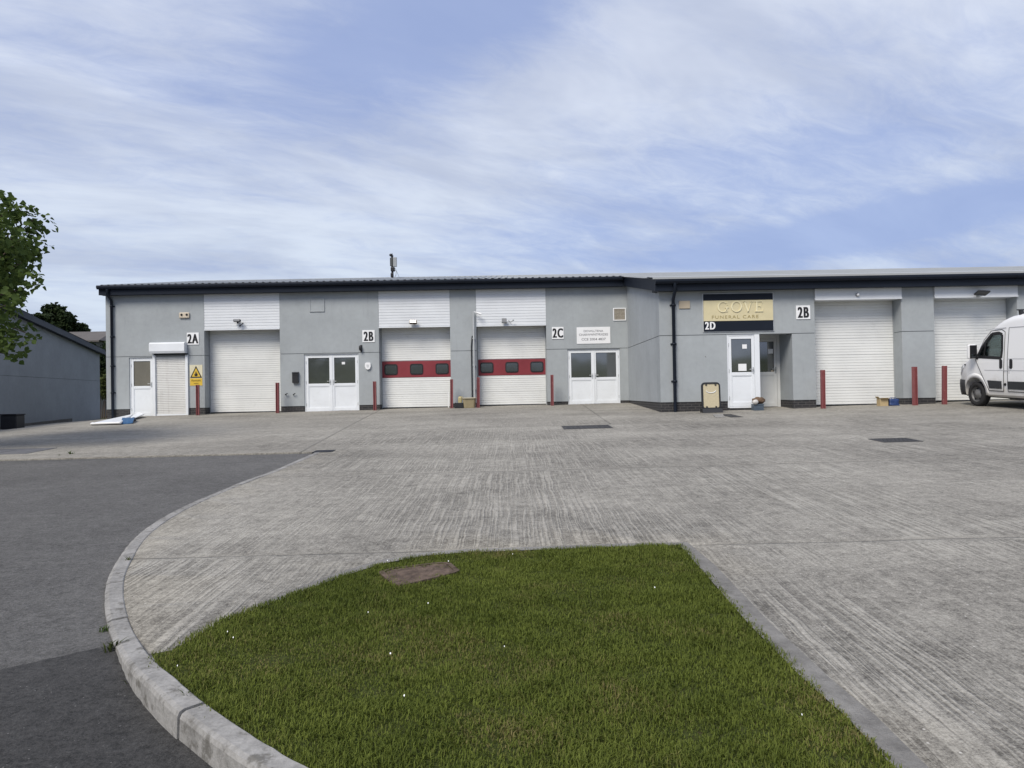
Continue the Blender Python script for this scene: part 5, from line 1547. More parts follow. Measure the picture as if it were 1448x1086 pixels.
# ------------------------------------------------------------------ lawn blades
def lawn():
    rs = np.random.RandomState(4)
    poly = np.array([(p.x, p.y) for p in grass_poly])
    x0, y0 = poly.min(0); x1, y1 = poly.max(0)
    def inside(px, py):
        c = np.zeros(len(px), bool); j = len(poly)-1
        for i in range(len(poly)):
            xi, yi = poly[i]; xj, yj = poly[j]
            cond = ((yi > py) != (yj > py)) & (px < (xj-xi)*(py-yi)/(yj-yi+1e-12)+xi)
            c ^= cond; j = i
        return c
    N = 420000
    X = rs.uniform(x0, x1, N); Y = rs.uniform(max(y0, 1.7), y1, N)
    # ragged outer margin
    ok = inside(X + rs.normal(0, .022, N), Y + rs.normal(0, .022, N)) & (rs.uniform(0, 1, N) < .96)
    # keep the manhole clear
    q = np.array([(p.x, p.y) for p in MHQ]); cx, cy = q.mean(0); q = (q-[cx, cy])*.80+[cx, cy]; jx, jy = rs.normal(0, .032, N), rs.normal(0, .032, N)
    ins = np.zeros(N, bool); j = 3
    for i in range(4):
        xi, yi = q[i]; xj, yj = q[j]
        ins ^= ((yi > Y+jy) != (yj > Y+jy)) & (X+jx < (xj-xi)*(Y+jy-yi)/(yj-yi+1e-12)+xi); j = i
    ok &= ~ins
    # only what could be seen, clumped density
    cl = np.array([mnoise.noise(Vector((a*5, b*5, 0))) for a, b in zip(X[::1], Y[::1])])
    ok &= rs.uniform(0, 1, N) < (.72+.5*cl)
    X, Y, cl = X[ok], Y[ok], cl[ok]; n = min(len(X), 210000); X, Y, cl = X[:n], Y[:n], cl[:n]
    glp = np.array([(p.x, p.y) for p in gl[::3]])
    dmin = np.full(n, 99.0)
    for p in glp: dmin = np.minimum(dmin, np.hypot(X-p[0], Y-p[1]))
    off = .028 + .075*np.clip(1-dmin/1.6, 0, None)**1.3
    Z = 0.0455*Y-0.00025*Y*Y+0.01*X + off - .007
    lo = np.array([mnoise.noise(Vector((a*1.4, b*1.4, 4))) for a, b in zip(X, Y)])
    L = (.022+.013*lo+.011*cl)*rs.uniform(.5, 1.6, n)
    ang = rs.uniform(0, 2*np.pi, n); lean = rs.uniform(.25, 1.15, n)
    wdt = rs.uniform(.0016, .0030, n)
    dx, dy = np.cos(ang), np.sin(ang)
    sx, sy = -dy*wdt, dx*wdt
    h1 = L*.55; o1 = L*lean*.22; h2 = L*np.sqrt(np.clip(1-(lean*.75)**2, .1, 1)); o2 = L*lean*.85
    V = np.empty((n, 5, 3))
    V[:, 0] = np.stack([X-sx, Y-sy, Z], 1); V[:, 1] = np.stack([X+sx, Y+sy, Z], 1)
    V[:, 2] = np.stack([X+dx*o1+sx*.85, Y+dy*o1+sy*.85, Z+h1], 1); V[:, 3] = np.stack([X+dx*o1-sx*.85, Y+dy*o1-sy*.85, Z+h1], 1)
    V[:, 4] = np.stack([X+dx*o2, Y+dy*o2, Z+h2], 1)
    me = bpy.data.meshes.new('lawn')
    me.vertices.add(5*n); me.vertices.foreach_set('co', V.ravel())
    b = np.arange(n)[:, None]*5
    F = np.concatenate([b+np.array([[0, 1, 2, 3]]), b+np.array([[3, 2, 4]])], 1).reshape(-1)
    tot = np.tile([4, 3], n); st = np.concatenate([[0], np.cumsum(tot)[:-1]])
    me.loops.add(len(F)); me.loops.foreach_set('vertex_index', F)
    me.polygons.add(2*n); me.polygons.foreach_set('loop_start', st); me.polygons.foreach_set('loop_total', tot)
    me.update(); me.materials.append(M_blade)
    o = bpy.data.objects.new('lawn_grass', me); COL.objects.link(o)
    o['kind'] = 'stuff'; o['label'] = 'short green grass on the lawn island with dry brown tips'; o['category'] = 'grass'
    # daisies
    mb = MB(); k = 0
    for i in range(0, n, 1):
        if k >= 14: break
        j = rs.randint(n)
        c = Vector((X[j], Y[j], Z[j]+.03)); rr = rs.uniform(.002, .0042)
        pts = [(c.x+rr*math.cos(a*math.pi/4), c.y+rr*math.sin(a*math.pi/4)-.002, c.z+.004*math.sin(a*math.pi/4)) for a in range(8)]
        mb.add(pts+[(c.x, c.y, c.z+.003)], [(a, (a+1) % 8, 8) for a in range(8)]); k += 1
    d = zero_origin(mb.build('daisies', M_signwhite)); d['kind'] = 'stuff'; d['label'] = 'tiny white daisies scattered through the lawn'; d['category'] = 'flowers'
lawn()

# weeds in the kerb joints
def weed(px, py, label, n, sz, seed, off=.03):
    c = GP(px, py, off); rs = random.Random(seed); mb = MB()
    for k in range(n):
        a = rs.uniform(0, 2*math.pi); L = sz*rs.uniform(.6, 1.2); ln = rs.uniform(.25, .9); w = sz*.06
        p0 = c+Vector((rs.gauss(0, sz*.2), rs.gauss(0, sz*.2), -.01)); d = Vector((math.cos(a), math.sin(a), 0)); s = Vector((-d.y, d.x, 0))*w
        p1 = p0+d*L*ln*.4+Vector((0,0,L*.6)); p2 = p0+d*L*ln+Vector((0,0,L*.8))
        mb.add([p0-s*.6, p0+s*.6, p1+s, p1-s, p2], [(0,1,2,3),(3,2,4)])
    tag(mb.build('weed', M_leafolive if seed % 2 else M_leaf), label, 'plant', 'weeds growing in the kerb joints')
weed(182, 792, 'tiny weed in the inner joint of the flush kerb', 16, .05, 1)
weed(147, 893, 'weed at the road side of the kerb beside the edge of the dark asphalt', 18, .055, 2, 0)
weed(160, 920, 'tallest weed tuft at the road side of the kerb on the dark asphalt', 26, .085, 3, 0)
weed(191, 963, 'broad weed tuft below the sloping kerb stone', 24, .08, 5, 0)
weed(267, 986, 'small weed in the joint between two raised kerb stones', 14, .05, 7, .11)
weed(100, 643, 'low weed at the far edge of the asphalt', 20, .10, 8, .01)
weed(84, 645, 'tiny brownish weed at the far edge of the asphalt', 10, .06, 9, .01)

# ------------------------------------------------------------------ van
def van():
    LEN = 5.41
    tops = [(0,.84),(.03,.97),(.08,1.05),(.2,1.12),(.4,1.20),(.6,1.27),(.78,1.36),(.88,1.45),(1.0,1.58),(1.15,1.75),(1.3,1.91),(1.45,2.05),(1.6,2.17),(1.75,2.26),(1.9,2.33),(2.1,2.39),(2.35,2.43),(2.7,2.45),(3.5,2.46),(4.5,2.46),(5.25,2.44),(5.36,2.38),(5.41,2.25)]
    def ztop(s):
        for (a, za), (b, zb_) in zip(tops, tops[1:]):
            if s <= b: return za+(zb_-za)*max(0, (s-a)/(b-a))
        return tops[-1][1]
    def zbot(s): return .30 if s < .5 else (.30 if s < 5.2 else .38)
    def wmax(s):
        w = 1.02
        if s < .75: w *= 1-.27*((.75-s)/.75)**2.2
        if s > 5.3: w *= 1-.04*((s-5.3)/.11)
        return w
    def WZ(s, z):
        w = wmax(s)
        if z > 1.25: w -= .075*(z-1.25)**1.15
        elif z < .9: w -= .03*((.9-z)/.6)**2
        if s < .75 and z > .9: w -= .06*(z-.9)*(.75-s)/.75
        return w
    def section(s, inset=0.0, zlo=None):
        zt = ztop(s)-inset; zb_ = (zbot(s) if zlo is None else zlo)
        r = min(.20 if s > 1.2 else .10, (zt-zb_)*.35)
        us = [0, .03, .1, .2, .3, .4, .5, .6, .7, .8, .9, 1.0]
        pts = [(0, zb_)]
        zs = [zb_+(zt-r-zb_)*u for u in us]
        for i, z in enumerate(zs):
            w = WZ(s, z)-inset
            if i == 0: w -= .05
            pts.append((w, z))
        wr = WZ(s, zt-r)-inset
        for k in range(1, 7):
            a = math.pi/2*k/6
            pts.append((wr-r+r*math.cos(a), zt-r+r*math.sin(a)))
        pts.append((wr*.5, zt+.012 if inset == 0 else zt)); pts.append((0, zt+.018 if inset == 0 else zt))
        return pts
    def loft(stations, inset=0.0, zlo=None, flip=False):
        rings = []
        for s in stations:
            h = section(s, inset, zlo)
            full = [(-x, -s, z) for x, z in h] + [(x, -s, z) for x, z in reversed(h[1:-1])]
            rings.append(full)
        n = len(rings[0]); vs = [p for r in rings for p in r]; fs = []
        for i in range(len(rings)-1):
            for k in range(n):
                k2 = (k+1) % n; fs.append((i*n+k, i*n+k2, (i+1)*n+k2, (i+1)*n+k))
        m = len(rings)-1
        fs.append(tuple(range(n-1, -1, -1))); fs.append(tuple(m*n+k for k in range(n)))
        return vs, fs
    st = [t[0] for t in tops]; st = sorted(set(st+[.5,.7,.95,2.2,3.0,4.0,5.0]))
    vs, fs = loft(st)
    def mesh(vs, fs):
        me = bpy.data.meshes.new('tmp'); me.from_pydata(vs, [], fs)
        bm = bmesh.new(); bm.from_mesh(me); bmesh.ops.recalc_face_normals(bm, faces=bm.faces[:]); bm.to_mesh(me); bm.free(); return me
    outer = mesh(vs, fs)
    iv, if_ = loft([.98, 1.1, 1.25, 1.4, 1.6, 1.8, 2.0, 2.2], .05, .62)
    inner = mesh(iv, if_)
    def cutter(prisms):
        mb = MB()
        for pr in prisms: mb.prism(*pr)
        return mesh(mb.v, mb.f)
    win = [(1.06, 1.36), (1.98, 1.32), (2.0, 1.55), (1.97, 1.93), (1.84, 1.98), (1.58, 1.96), (1.36, 1.76)]
    c_win = cutter([([(-a, b) for a, b in win], 'x', -1.3, 1.3)])
    c_ws = cutter([([(-.80, 1.48), (.80, 1.48), (.70, 2.0), (-.70, 2.0)], 'y', -1.75, -.7)])
    AX = [(.95, .345), (.95+3.45, .345)]
    arcs = []
    for s, z in AX:
        circ = [(-s+.43*math.cos(2*math.pi*k/28), z+.03+.43*math.sin(2*math.pi*k/28)) for k in range(28)]
        arcs.append((circ, 'x', -1.4, -.70)); arcs.append((circ, 'x', .70, 1.4))
    c_arc = [cutter([a]) for a in arcs]
    base = bpy.data.objects.new('van_tmp', outer); COL.objects.link(base)
    tmp = []
    for me in [inner, c_win, c_ws] + c_arc:
        o = bpy.data.objects.new('cut_tmp', me); COL.objects.link(o); tmp.append(o)
        m = base.modifiers.new('b', 'BOOLEAN'); m.object = o; m.operation = 'DIFFERENCE'; m.solver = 'EXACT'
    dg = bpy.context.evaluated_depsgraph_get(); dg.update()
    body = bpy.data.meshes.new_from_object(base.evaluated_get(dg))
    for o in tmp+[base]: bpy.data.objects.remove(o)
    for p in body.polygons: p.use_smooth = True
    try: body.set_sharp_from_angle(angle=R_(35))
    except Exception: pass
    body.materials.clear(); body.materials.append(VM['paint'])

    # placement
    ang = R_(3.5)
    wx, wy = 12.72, 20.45                               # front left wheel contact line
    # local front-left wheel: (-1.02, -.95)
    ca, sa = math.cos(ang), math.sin(ang)
    lx, ly = -1.0*ca+.95*sa, -1.0*sa-.95*ca
    ox, oy = wx-lx, wy-ly
    oz = g(ox, oy)+.02
    root = thing('panel_van', 'white high-roofed panel van parked nose-in at the right edge', 'van', (ox, oy, oz), None, ang)
    # follow the fall of the yard
    slope = (g(ox, oy)-g(ox, oy-3.5))/3.5
    root.rotation_euler = (slope, (g(ox, oy)-g(ox+1.5, oy))/1.5, ang)
    WLOC[root.name] = Vector((0, 0, 0))
    bo = bpy.data.objects.new('body', body); COL.objects.link(bo); bo.parent = root; WLOC[bo.name] = Vector((0,0,0))
    def S(s, z, off, sd): return (sd*(WZ(s, z)+off), -s, z)
    def patch(poly, off, name, mat, par, sides=(-1, 1), cut=.15, inner=None):
        for sd in sides:
            bm = bmesh.new()
            if inner is None:
                f = bm.faces.new([bm.verts.new((s, z, 0)) for s, z in poly]); bmesh.ops.triangulate(bm, faces=[f])
            else:
                a = [bm.verts.new((s, z, 0)) for s, z in poly]; b = [bm.verts.new((s, z, 0)) for s, z in inner]; n = len(a)
                for i in range(n): bm.faces.new([a[i], a[(i+1) % n], b[(i+1) % n], b[i]])
            zz = .3
            while zz < 2.5:
                bmesh.ops.bisect_plane(bm, geom=bm.verts[:]+bm.edges[:]+bm.faces[:], plane_co=(0, zz, 0), plane_no=(0, 1, 0), dist=1e-5); zz += cut
            for v in bm.verts: v.co = Vector(S(v.co.x, v.co.y, off, sd))
            mb = MB(); mb.bm(bm)
            o = mb.build(name, mat, par)
            m = o.modifiers.new('Solidify', 'SOLIDIFY'); m.thickness = .012; m.offset = 0
    def line(pts, off, w, name, mat, par, sides=(-1, 1)):
        for sd in sides:
            mb = MB()
            for (s0, z0), (s1, z1) in zip(pts, pts[1:]):
                dx, dz = s1-s0, z1-z0; l = math.hypot(dx, dz); nx, nz = -dz/l*w/2, dx/l*w/2
                k = max(1, int(l/.2)); q = []
                for i in range(k+1):
                    t = i/k; s, z = s0+dx*t, z0+dz*t
                    q += [S(s+nx, z+nz, off, sd), S(s-nx, z-nz, off, sd)]
                mb.add(q, [(2*i, 2*i+1, 2*i+3, 2*i+2) for i in range(k)])
            o = mb.build(name, mat, par); m = o.modifiers.new('Solidify', 'SOLIDIFY'); m.thickness = .004; m.offset = 0
    # cab doors with window reveal
    outl = [(1.0, 1.28), (1.5, .46), (2.04, .46), (2.08, 1.3), (2.07, 2.0), (1.95, 2.06), (1.56, 2.04), (1.30, 1.80)]
    inl = [(1.08, 1.37), (1.35, 1.355), (1.70, 1.34), (1.97, 1.33), (1.965, 1.92), (1.84, 1.965), (1.58, 1.945), (1.37, 1.755)]
    for sd in (-1, 1):
        mb = MB()
        bm = bmesh.new(); a = [bm.verts.new((s, z, 0)) for s, z in outl]; b = [bm.verts.new((s, z, 0)) for s, z in inl]; n = len(a)
        for i in range(n): bm.faces.new([a[i], a[(i+1) % n], b[(i+1) % n], b[i]])
        for k in range(12): bmesh.ops.bisect_plane(bm, geom=bm.verts[:]+bm.edges[:]+bm.faces[:], plane_co=(0, .5+.14*k, 0), plane_no=(0, 1, 0), dist=1e-5)
        for v in bm.verts: v.co = Vector(S(v.co.x, v.co.y, .006, sd))
        mb.bm(bm); d = mb.build('cab_door', VM['paint'], root); m = d.modifiers.new('Solidify', 'SOLIDIFY'); m.thickness = .01; m.offset = 0
        for o_ in (.0,):
            line(outl+[outl[0]], .0125, .016, 'door_gap', M_black, d, (sd,))
        patch([(s, z) for s, z in win], -.008, 'window_glass', VM['glass'], d, (sd,))
        line(win+[win[0]], .014, .075, 'window_seal', M_black, d, (sd,))
        line([(1.33, 1.36), (1.38, 1.78)], .013, .05, 'window_post', M_black, d, (sd,))
        patch([(1.92, 1.06), (1.98, 1.04), (2.02, 1.08), (2.02, 1.26), (1.98, 1.30), (1.92, 1.28)], .016, 'handle', M_black, d, (sd,))
    # load doors, and pressed lines with their shade painted as grey strips
    for sd in (-1, 1):
        mb = MB(); poly = [(2.2, .46), (3.45, .46), (3.45, 2.1), (2.2, 2.1)]
        bm = bmesh.new(); f = bm.faces.new([bm.verts.new((s, z, 0)) for s, z in poly])
        for k in range(14): bmesh.ops.bisect_plane(bm, geom=bm.verts[:]+bm.edges[:]+bm.faces[:], plane_co=(0, .5+.12*k, 0), plane_no=(0, 1, 0), dist=1e-5)
        for v in bm.verts: v.co = Vector(S(v.co.x, v.co.y, .005, sd))
        mb.bm(bm); d = mb.build('side_door', VM['paint'], root); m = d.modifiers.new('Solidify', 'SOLIDIFY'); m.thickness = .01; m.offset = 0
        line([(2.2, .46), (3.45, .46), (3.45, 2.1), (2.2, 2.1), (2.2, .46)], .0115, .014, 'door_gap', M_black, d, (sd,))
        patch([(2.28, 1.06), (2.34, 1.04), (2.38, 1.08), (2.38, 1.26), (2.34, 1.30), (2.28, 1.28)], .016, 'handle', M_black, d, (sd,))
        line([(2.25, 1.12), (2.26, .92)], .0125, .02, 'pressing_shade', VM['crease_shade'], d, (sd,))
    line([(2.2, 2.105), (5.3, 2.105)], .0125, .016, 'body_crease_shade', VM['crease_shade'], root)
    line([(2.2, 1.30), (5.3, 1.30)], .0125, .012, 'body_crease_shade', VM['crease_shade'], root)
    line([(1.35, 1.0), (5.3, 1.0)], .0125, .014, 'body_crease_shade', VM['crease_shade'], root)
    line([(1.35, 2.075), (2.1, 2.105)], .0125, .016, 'body_crease_shade', VM['crease_shade'], root)
    # black side mouldings
    patch([(1.52, .52), (1.98, .52), (1.98, .72), (1.46, .73)], .016, 'side_moulding', VM['black'], root)
    patch([(2.2, .52), (3.42, .52), (3.42, .72), (2.2, .72)], .018, 'side_moulding', VM['black'], root)
    patch([(3.50, .52), (3.86, .52), (3.92, .72), (3.50, .72)], .016, 'side_moulding', VM['black'], root)
    patch([(4.92, .52), (5.28, .52), (5.28, .72), (4.88, .72)], .016, 'side_moulding', VM['black'], root)
    for sd in (-1,):
        mb = MB(); c = Vector(S(2.1, .64, 0, sd)); mb.lathe([(0, .016), (.035, .016), (.04, 0)], c, (-1, 0, 0), 12); mb.build('filler_cap', M_black, root)
    # wheel arch lips
    for s, z in AX:
        for sd in (-1, 1):
            mb = MB(); q = []
            for k in range(0, 19):
                a = math.pi*(k/18.0)*1.06-.09
                for rr, of in ((.425, .012), (.50, .010), (.53, -.004)):
                    ss, zz = s-rr*math.cos(a), z+.03+rr*math.sin(a); zz = max(zz, .33)
                    q.append(S(ss, zz, of, sd))
            mb.add(q, [(3*i+j, 3*i+j+1, 3*i+j+4, 3*i+j+3) for i in range(18) for j in range(2)], True)
            o = mb.build('wheel_arch', VM['paint'], root); m = o.modifiers.new('Solidify', 'SOLIDIFY'); m.thickness = .015; m.offset = 0
    # wheels
    for s, z in AX:
        for sd in (-1, 1):
            cx = sd*.99
            w = MB(); R = .338
            w.lathe([(.20, -.10), (.30, -.112), (.325, -.09), (R, -.06), (R, .06), (.325, .09), (.30, .112), (.215, .10), (.205, .085)], (cx-sd*.10, -s, R), (sd, 0, 0), 32)
            for k in range(40):
                a = 2*math.pi*k/40
            tyre_root = w.build('wheel', VM['tyre'], root)
            r = MB(); r.lathe([(.207, .09), (.205, .05), (.185, .035), (.14, .045), (.12, .07), (.075, .085), (.06, .10), (0, .105)], (cx-sd*.10, -s, R), (sd, 0, 0), 28)
            r.build('rim', VM['rim'], tyre_root)
            hb = MB()
            for k in range(5):
                a = 2*math.pi*k/5+.3; c = Vector((cx-sd*.10+sd*.078, -s+.15*math.cos(a), R+.15*math.sin(a)))
                hb.lathe([(0, -.018), (.032, -.018), (.034, -.024)], c, (sd, 0, 0), 10)
            hb.build('rim_hole', M_black, tyre_root)
            # arch liner
            ln = MB(); q = []
            for k in range(0, 21):
                a = math.pi*k/20*1.1-.16
                for xx in (.68, .985): q.append((sd*xx, -s-.44*math.cos(a), z+.03+.44*math.sin(a)))
            ln.add(q, [(2*i, 2*i+1, 2*i+3, 2*i+2) for i in range(20)], True); ln.build('arch_liner', M_black, root)
    # front bumper, grille, lights, windscreen
    bmp = MB(); q = []
    for i, s in enumerate([-.012, .03, .1, .22, .38, .52]):
        pass
    prof = [(.30, .0), (.42, .02), (.60, .02), (.72, .008)]
    stn = [0.0, .04, .1, .2, .32, .45, .56]
    ring = []
    for zz, of in prof:
        row = [S(s, zz, of+.006, -1) for s in reversed(stn)] + [(-wmax(0)*.5, .03, zz), (0, .04, zz), (wmax(0)*.5, .03, zz)] + [S(s, zz, of+.006, 1) for s in stn]
        ring.append(row)
    n = len(ring[0]); bmp.add([p for r in ring for p in r], [(i*n+k, i*n+k+1, (i+1)*n+k+1, (i+1)*n+k) for i in range(len(ring)-1) for k in range(n-1)], True)
    o = bmp.build('front_bumper', VM['black'], root); m = o.modifiers.new('Solidify', 'SOLIDIFY'); m.thickness = .02; m.offset = 1
    gr_ = MB(); gr_.box(-.5, .5, .012, .03, .75, .86, .01)
    for k in range(4): gr_.box(-.48, .48, .03, .036, .765+k*.024, .775+k*.024)
    gr_.build('grille', M_black, root)
    patch([(.06, .86), (.16, .84), (.44, 1.06), (.40, 1.14), (.22, 1.05)], .008, 'headlight', VM['lamp'], root)
    patch([(.50, 1.13), (.58, 1.125), (.58, 1.155), (.50, 1.16)], .01, 'side_repeater', M_black, root)
    ws = MB(); q = []
    rows = [(.90, .84), (1.05, .82), (1.2, .79), (1.35, .755), (1.47, .72)]
    for s, hw in rows:
        for k in range(9):
            u = -1+2*k/8; q.append((u*hw, -s, ztop(s)+.012-.10*max(0, abs(u)-.75)*.4))
    ws.add(q, [(9*i+k, 9*i+k+1, 9*i+k+10, 9*i+k+9) for i in range(4) for k in range(8)], True); ws.build('windscreen', VM['glass'], root)
    wp = MB(); wp.tube([(-.5, -.88, ztop(.88)+.03), (.1, -1.0, ztop(1.0)+.035)], .012, 5); wp.tube([(.2, -.88, ztop(.88)+.03), (.7, -1.0, ztop(1.0)+.03)], .012, 5); wp.build('wiper', M_black, root)
    # mirrors
    for sd in (-1, 1):
        c = Vector((sd*1.165, -1.06, 1.50))
        mm = MB(); mm.box(c.x-.115, c.x+.115, c.y-.05, c.y+.07, c.z-.20, c.z+.20, .045); mi = mm.build('wing_mirror', VM['paint'], root)
        m2 = MB(); m2.box(c.x-.10, c.x+.10, c.y-.062, c.y-.045, c.z-.18, c.z+.18, .02); m2.build('mirror_glass', M_black, mi)
        m3 = MB(); m3.box(c.x-.06+sd*.0, c.x+.05, c.y-.066, c.y-.061, c.z-.15, c.z-.06, .002); m3.build('lower_mirror', pm('mirror_silver', (.7,.72,.75), .12, .02, 1, metal=1.0), mi)
        m4 = MB(); m4.tube([(c.x-sd*.08, c.y-.01, c.z-.14), (sd*.96, c.y-.02, c.z-.18)], .055, 8); m4.build('mirror_arm', M_black, mi)
        m5 = MB(); m5.prism([(-1.03, 1.36), (-1.33, 1.355), (-1.36, 1.72), (-1.20, 1.62)], 'x', sd*.975, sd*.99); m5.build('mirror_mount', M_black, mi)
    # roof bars
    for s in (2.42, 3.6, 4.7):
        rb = MB(); zt = ztop(s)
        rb.box(-.92, .92, -s-.03, -s+.03, zt+.09, zt+.12, .008)
        for sd in (-1, 1): rb.prism([(sd*.74, zt-.03), (sd*.84, zt-.06), (sd*.86, zt+.09), (sd*.78, zt+.09)], 'y', -s-.035, -s+.035)
        rb.build('roof_bar', M_blackp, root)
    # cab interior
    it = MB()
    for xx in (-.5, .1, .55): it.box(xx-.24, xx+.24, -2.0, -1.55, .63, 1.05, .06); it.box(xx-.23, xx+.23, -2.12, -1.98, .95, 1.62, .06); it.box(xx-.12, xx+.12, -2.13, -2.03, 1.62, 1.78, .04)
    it.build('seat', pm('seat_fabric', (.03,.032,.036), .9), root)
    db = MB(); db.box(-.88, .88, -1.25, -1.0, .63, 1.30, .06); db.build('dashboard', M_blackp, root)
    sw = MB(); sw.tube([(.5+.19*math.cos(a), -1.45+.12*math.sin(a)*.5, 1.32+.16*math.sin(a)) for a in [2*math.pi*k/16 for k in range(17)]], .015, 6, False); sw.build('steering_wheel', M_black, root)
    # underbody and rear
    ub = MB(); ub.box(-.80, .80, -5.2, -.3, .26, .46); ub.tube([(.3, -4.6, .25), (.35, -1.4, .26)], .05, 8); ub.box(-.68, .68, -4.46, -4.34, .28, .42, .03); ub.build('chassis', M_black, root)
    ru = MB(); ru.box(-.95, .95, -5.5, -5.36, .36, .55, .03); ru.build('rear_bumper', VM['black'], root)
    for sd in (-1, 1):
        tl = MB(); tl.box(sd*.80, sd*.965, -5.44, -5.385, .9, 1.5, .02); tl.build('tail_light', pm('tail_red', (.35,.02,.02), .25), root)
        rd = MB(); rd.box(sd*.01, sd*.78, -5.425, -5.40, .58, 2.05, .01); rd.build('rear_door', VM['paint'], root)
VM = {}
def van_paint():
    m, nt = newmat('van_white')
    P = nt.n('TexCoord').outputs['Object']; x, y, z = nt.sep(P)
    a = nt.noise(P, 2.2, 5, .65)
    d = nt.m('MULTIPLY', nt.ramp(nt.m('ADD', z, nt.m('MULTIPLY', nt.m('SUBTRACT', a, .5), 1.2)), .35, .95, 1, 0), .55)   # road film low on the body
    c = nt.mix(d, (.79,.795,.80), (.40,.37,.32))
    rst = nt.ramp(nt.noise(P, 7, 4, .7), .64, .70)
    c = nt.mix(nt.m('MULTIPLY', rst, nt.ramp(z, .3, .5, .8, 0)), c, (.16,.10,.06))
    finish(nt, c, nt.m('MULTIPLY_ADD', a, .2, .28), None, spec=.4, **{'Coat Weight': .12, 'Coat Roughness': .1})
    return m
VM['paint'] = van_paint()
VM['crease_shade'] = pm('van_crease_shade', (.42,.43,.45), .4, .05)  # grey stands in for shade along the pressed lines of the white panels
VM['black'] = pm('van_black_plastic', (.03,.032,.036), .6, .12, 3)
VM['glass'] = glass_mat('van_glass', (.80,.92,.86), .95)
VM['tyre'] = pm('tyre_rubber', (.02,.02,.021), .8, .2, 8)
VM['rim'] = pm('steel_rim', (.17,.17,.168), .5, .2, 8, metal=.35, dirt=.4, dcol=(.10,.08,.06))
VM['lamp'] = pm('headlamp', (.5,.52,.55), .1, .05, 2, spec=.8)
van()

# ------------------------------------------------------------------ sky and light
SUN_EL, SUN_AZ = 47.0, -150.0          # azimuth from +Y, clockwise (from behind-left of the camera)
w = bpy.data.worlds.new('World'); SC.world = w; w.use_nodes = True
nt = NT(w.node_tree)
sky = nt.n('TexSky', sky_type='NISHITA', sun_disc=False, sun_elevation=R_(SUN_EL), sun_rotation=R_(SUN_AZ), air_density=1.0, dust_density=1.5, ozone_density=1.5)
D = nt.n('TexCoord').outputs['Generated']
dx, dy, dz = nt.sep(D)
den = nt.m('ADD', nt.m('MAXIMUM', dz, 0.0), .16)
u = nt.m('DIVIDE', dx, den); v = nt.m('DIVIDE', dy, den)
# cirrus streaks run up to the right: rotate and stretch
A_ = R_(28); ca, sa = math.cos(A_), math.sin(A_)
us = nt.m('ADD', nt.m('MULTIPLY', u, ca), nt.m('MULTIPLY', v, sa)); vs_ = nt.m('SUBTRACT', nt.m('MULTIPLY', v, ca), nt.m('MULTIPLY', u, sa))
wp = nt.m('MULTIPLY', nt.m('SUBTRACT', nt.noise(nt.xyz(us, vs_, 1.7), .8, 3, .5), .5), 1.0)
c1 = nt.noise(nt.xyz(nt.m('MULTIPLY', us, .55), nt.m('ADD', nt.m('MULTIPLY', vs_, 1.25), wp), .3), 1.0, 7, .58, .35)
c2 = nt.noise(nt.xyz(nt.m('MULTIPLY', us, 1.6), nt.m('ADD', nt.m('MULTIPLY', vs_, 4.2), wp), 4.3), 1.0, 6, .62, .5)
az = nt.m('ARCTAN2', dx, dy)
el = nt.m('ARCSINE', dz)
def blob(a0, e0, ra, re, k, tilt=0.0):
    da = nt.m('SUBTRACT', az, R_(a0)); de = nt.m('SUBTRACT', el, R_(e0))
    de = nt.m('SUBTRACT', de, nt.m('MULTIPLY', da, tilt))
    q = nt.m('ADD', nt.m('POWER', nt.m('ABSOLUTE', nt.m('DIVIDE', da, R_(ra))), 2.0), nt.m('POWER', nt.m('ABSOLUTE', nt.m('DIVIDE', de, R_(re))), 2.0))
    return nt.m('MULTIPLY', nt.m('EXPONENT', nt.m('MULTIPLY', q, -1.0)), k)
bias = 0.0
for a in [(2, 20, 24, 6.0, .24, .5), (-30, 16, 16, 14, .16, 0), (28, 24, 14, 7, .16, .1), (0, 29, 12, 3.5, -.30, .3), (25, 10.8, 10, 1.4, -.62, .10), (20, 16, 14, 3.0, -.14, .12), (-12, 25, 10, 6, -.08, .3), (0, 6, 60, 4, .06, 0), (33, 14, 8, 2.5, .12, .1), (6, 11, 9, 3, -.03, 0)]:
    bias = nt.m('ADD', bias, blob(*a))
dens = nt.m('ADD', nt.m('ADD', nt.m('MULTIPLY', c1, .62), nt.m('MULTIPLY', c2, .34)), bias)
c3 = nt.noise(nt.xyz(nt.m('MULTIPLY', us, 4.5), nt.m('MULTIPLY', vs_, 9.0), 2.2), 1.0, 8, .68, .6)
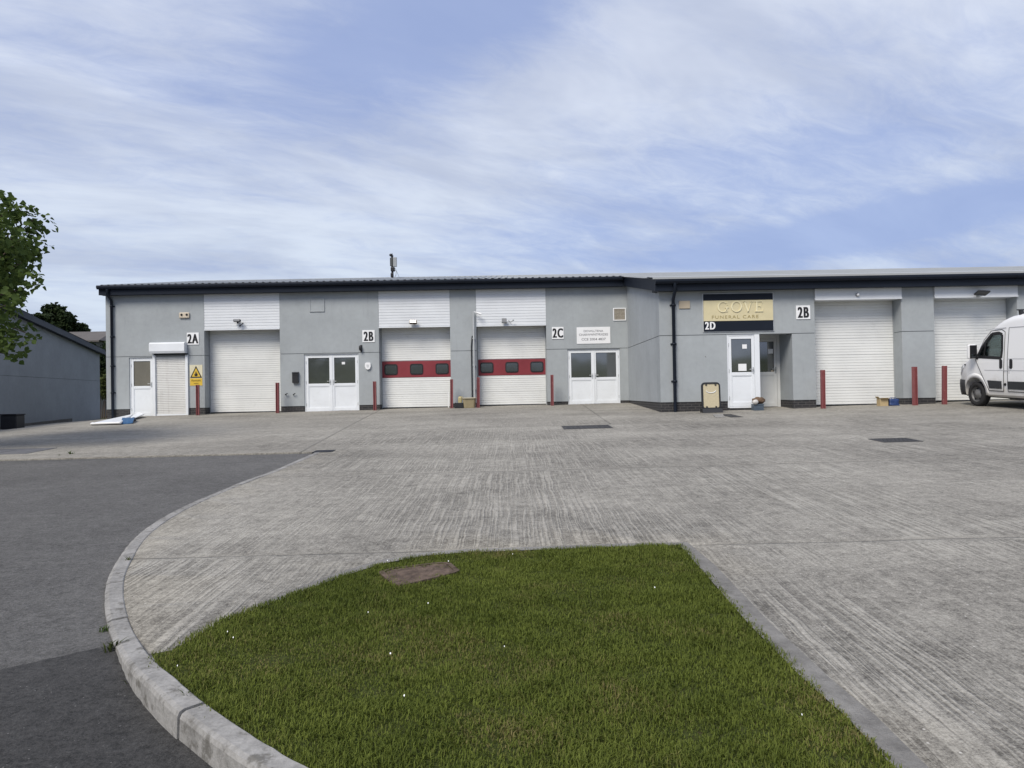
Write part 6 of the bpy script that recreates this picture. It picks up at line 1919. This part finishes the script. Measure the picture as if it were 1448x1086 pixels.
dens = nt.m('ADD', dens, nt.m('MULTIPLY', nt.m('SUBTRACT', c3, .5), .46))
cov = nt.ramp(dens, .27, .74, .28, 1.0)
thick = nt.ramp(nt.noise(nt.xyz(nt.m('MULTIPLY', us, .9), nt.m('MULTIPLY', vs_, 1.9), 8.8), 1.0, 5, .6, .4), .35, .68, 0.0, 1.0)
# sky colours
skyc = nt.mix(1.0, sky.outputs[0], (.92, .92, 1.08), 'MULTIPLY')
blue = nt.mix(.82, skyc, (1.8, 2.45, 4.5))
horizon = nt.ramp(el, R_(2), R_(26), 1, 0)
cloud = nt.mix(horizon, (4.75, 5.15, 6.05), (4.45, 5.05, 5.9))
cloud = nt.mix(nt.m('MULTIPLY', thick, .62), cloud, (2.55, 2.98, 4.15))
final = nt.mix(cov, blue, cloud)
bg = nt.n('Background', {'Color': final, 'Strength': .113})
nt.n('OutputWorld', {'Surface': bg.outputs[0]})

sl = bpy.data.lights.new('Sun', 'SUN'); sl.energy = 2.7; sl.angle = R_(28); sl.color = (1.0, .93, .82)
so = bpy.data.objects.new('Sun', sl); COL.objects.link(so)
az_ = R_(SUN_AZ); el_ = R_(SUN_EL)
sd_ = Vector((math.sin(az_)*math.cos(el_), math.cos(az_)*math.cos(el_), math.sin(el_)))
so.rotation_euler = (-sd_).to_track_quat('-Z', 'Y').to_euler(); so.location = sd_*60

# ------------------------------------------------------------------ camera
cam = bpy.data.cameras.new('Camera'); cam.sensor_width = 36; cam.lens = FPX/1448*36; cam.clip_end = 2000; cam.clip_start = .05
co = bpy.data.objects.new('Camera', cam); COL.objects.link(co)
Mx = Matrix((( _R.x, _U.x, -_F.x), (_R.y, _U.y, -_F.y), (_R.z, _U.z, -_F.z))).to_4x4()
Mx.translation = EYEP; co.matrix_world = Mx
SC.camera = co
SC.view_settings.view_transform = 'Standard'; SC.view_settings.look = 'None'; SC.view_settings.gamma = 1; SC.view_settings.exposure = .44
SC.view_settings.use_curve_mapping = False
SC.render.resolution_x = 1024; SC.render.resolution_y = 768
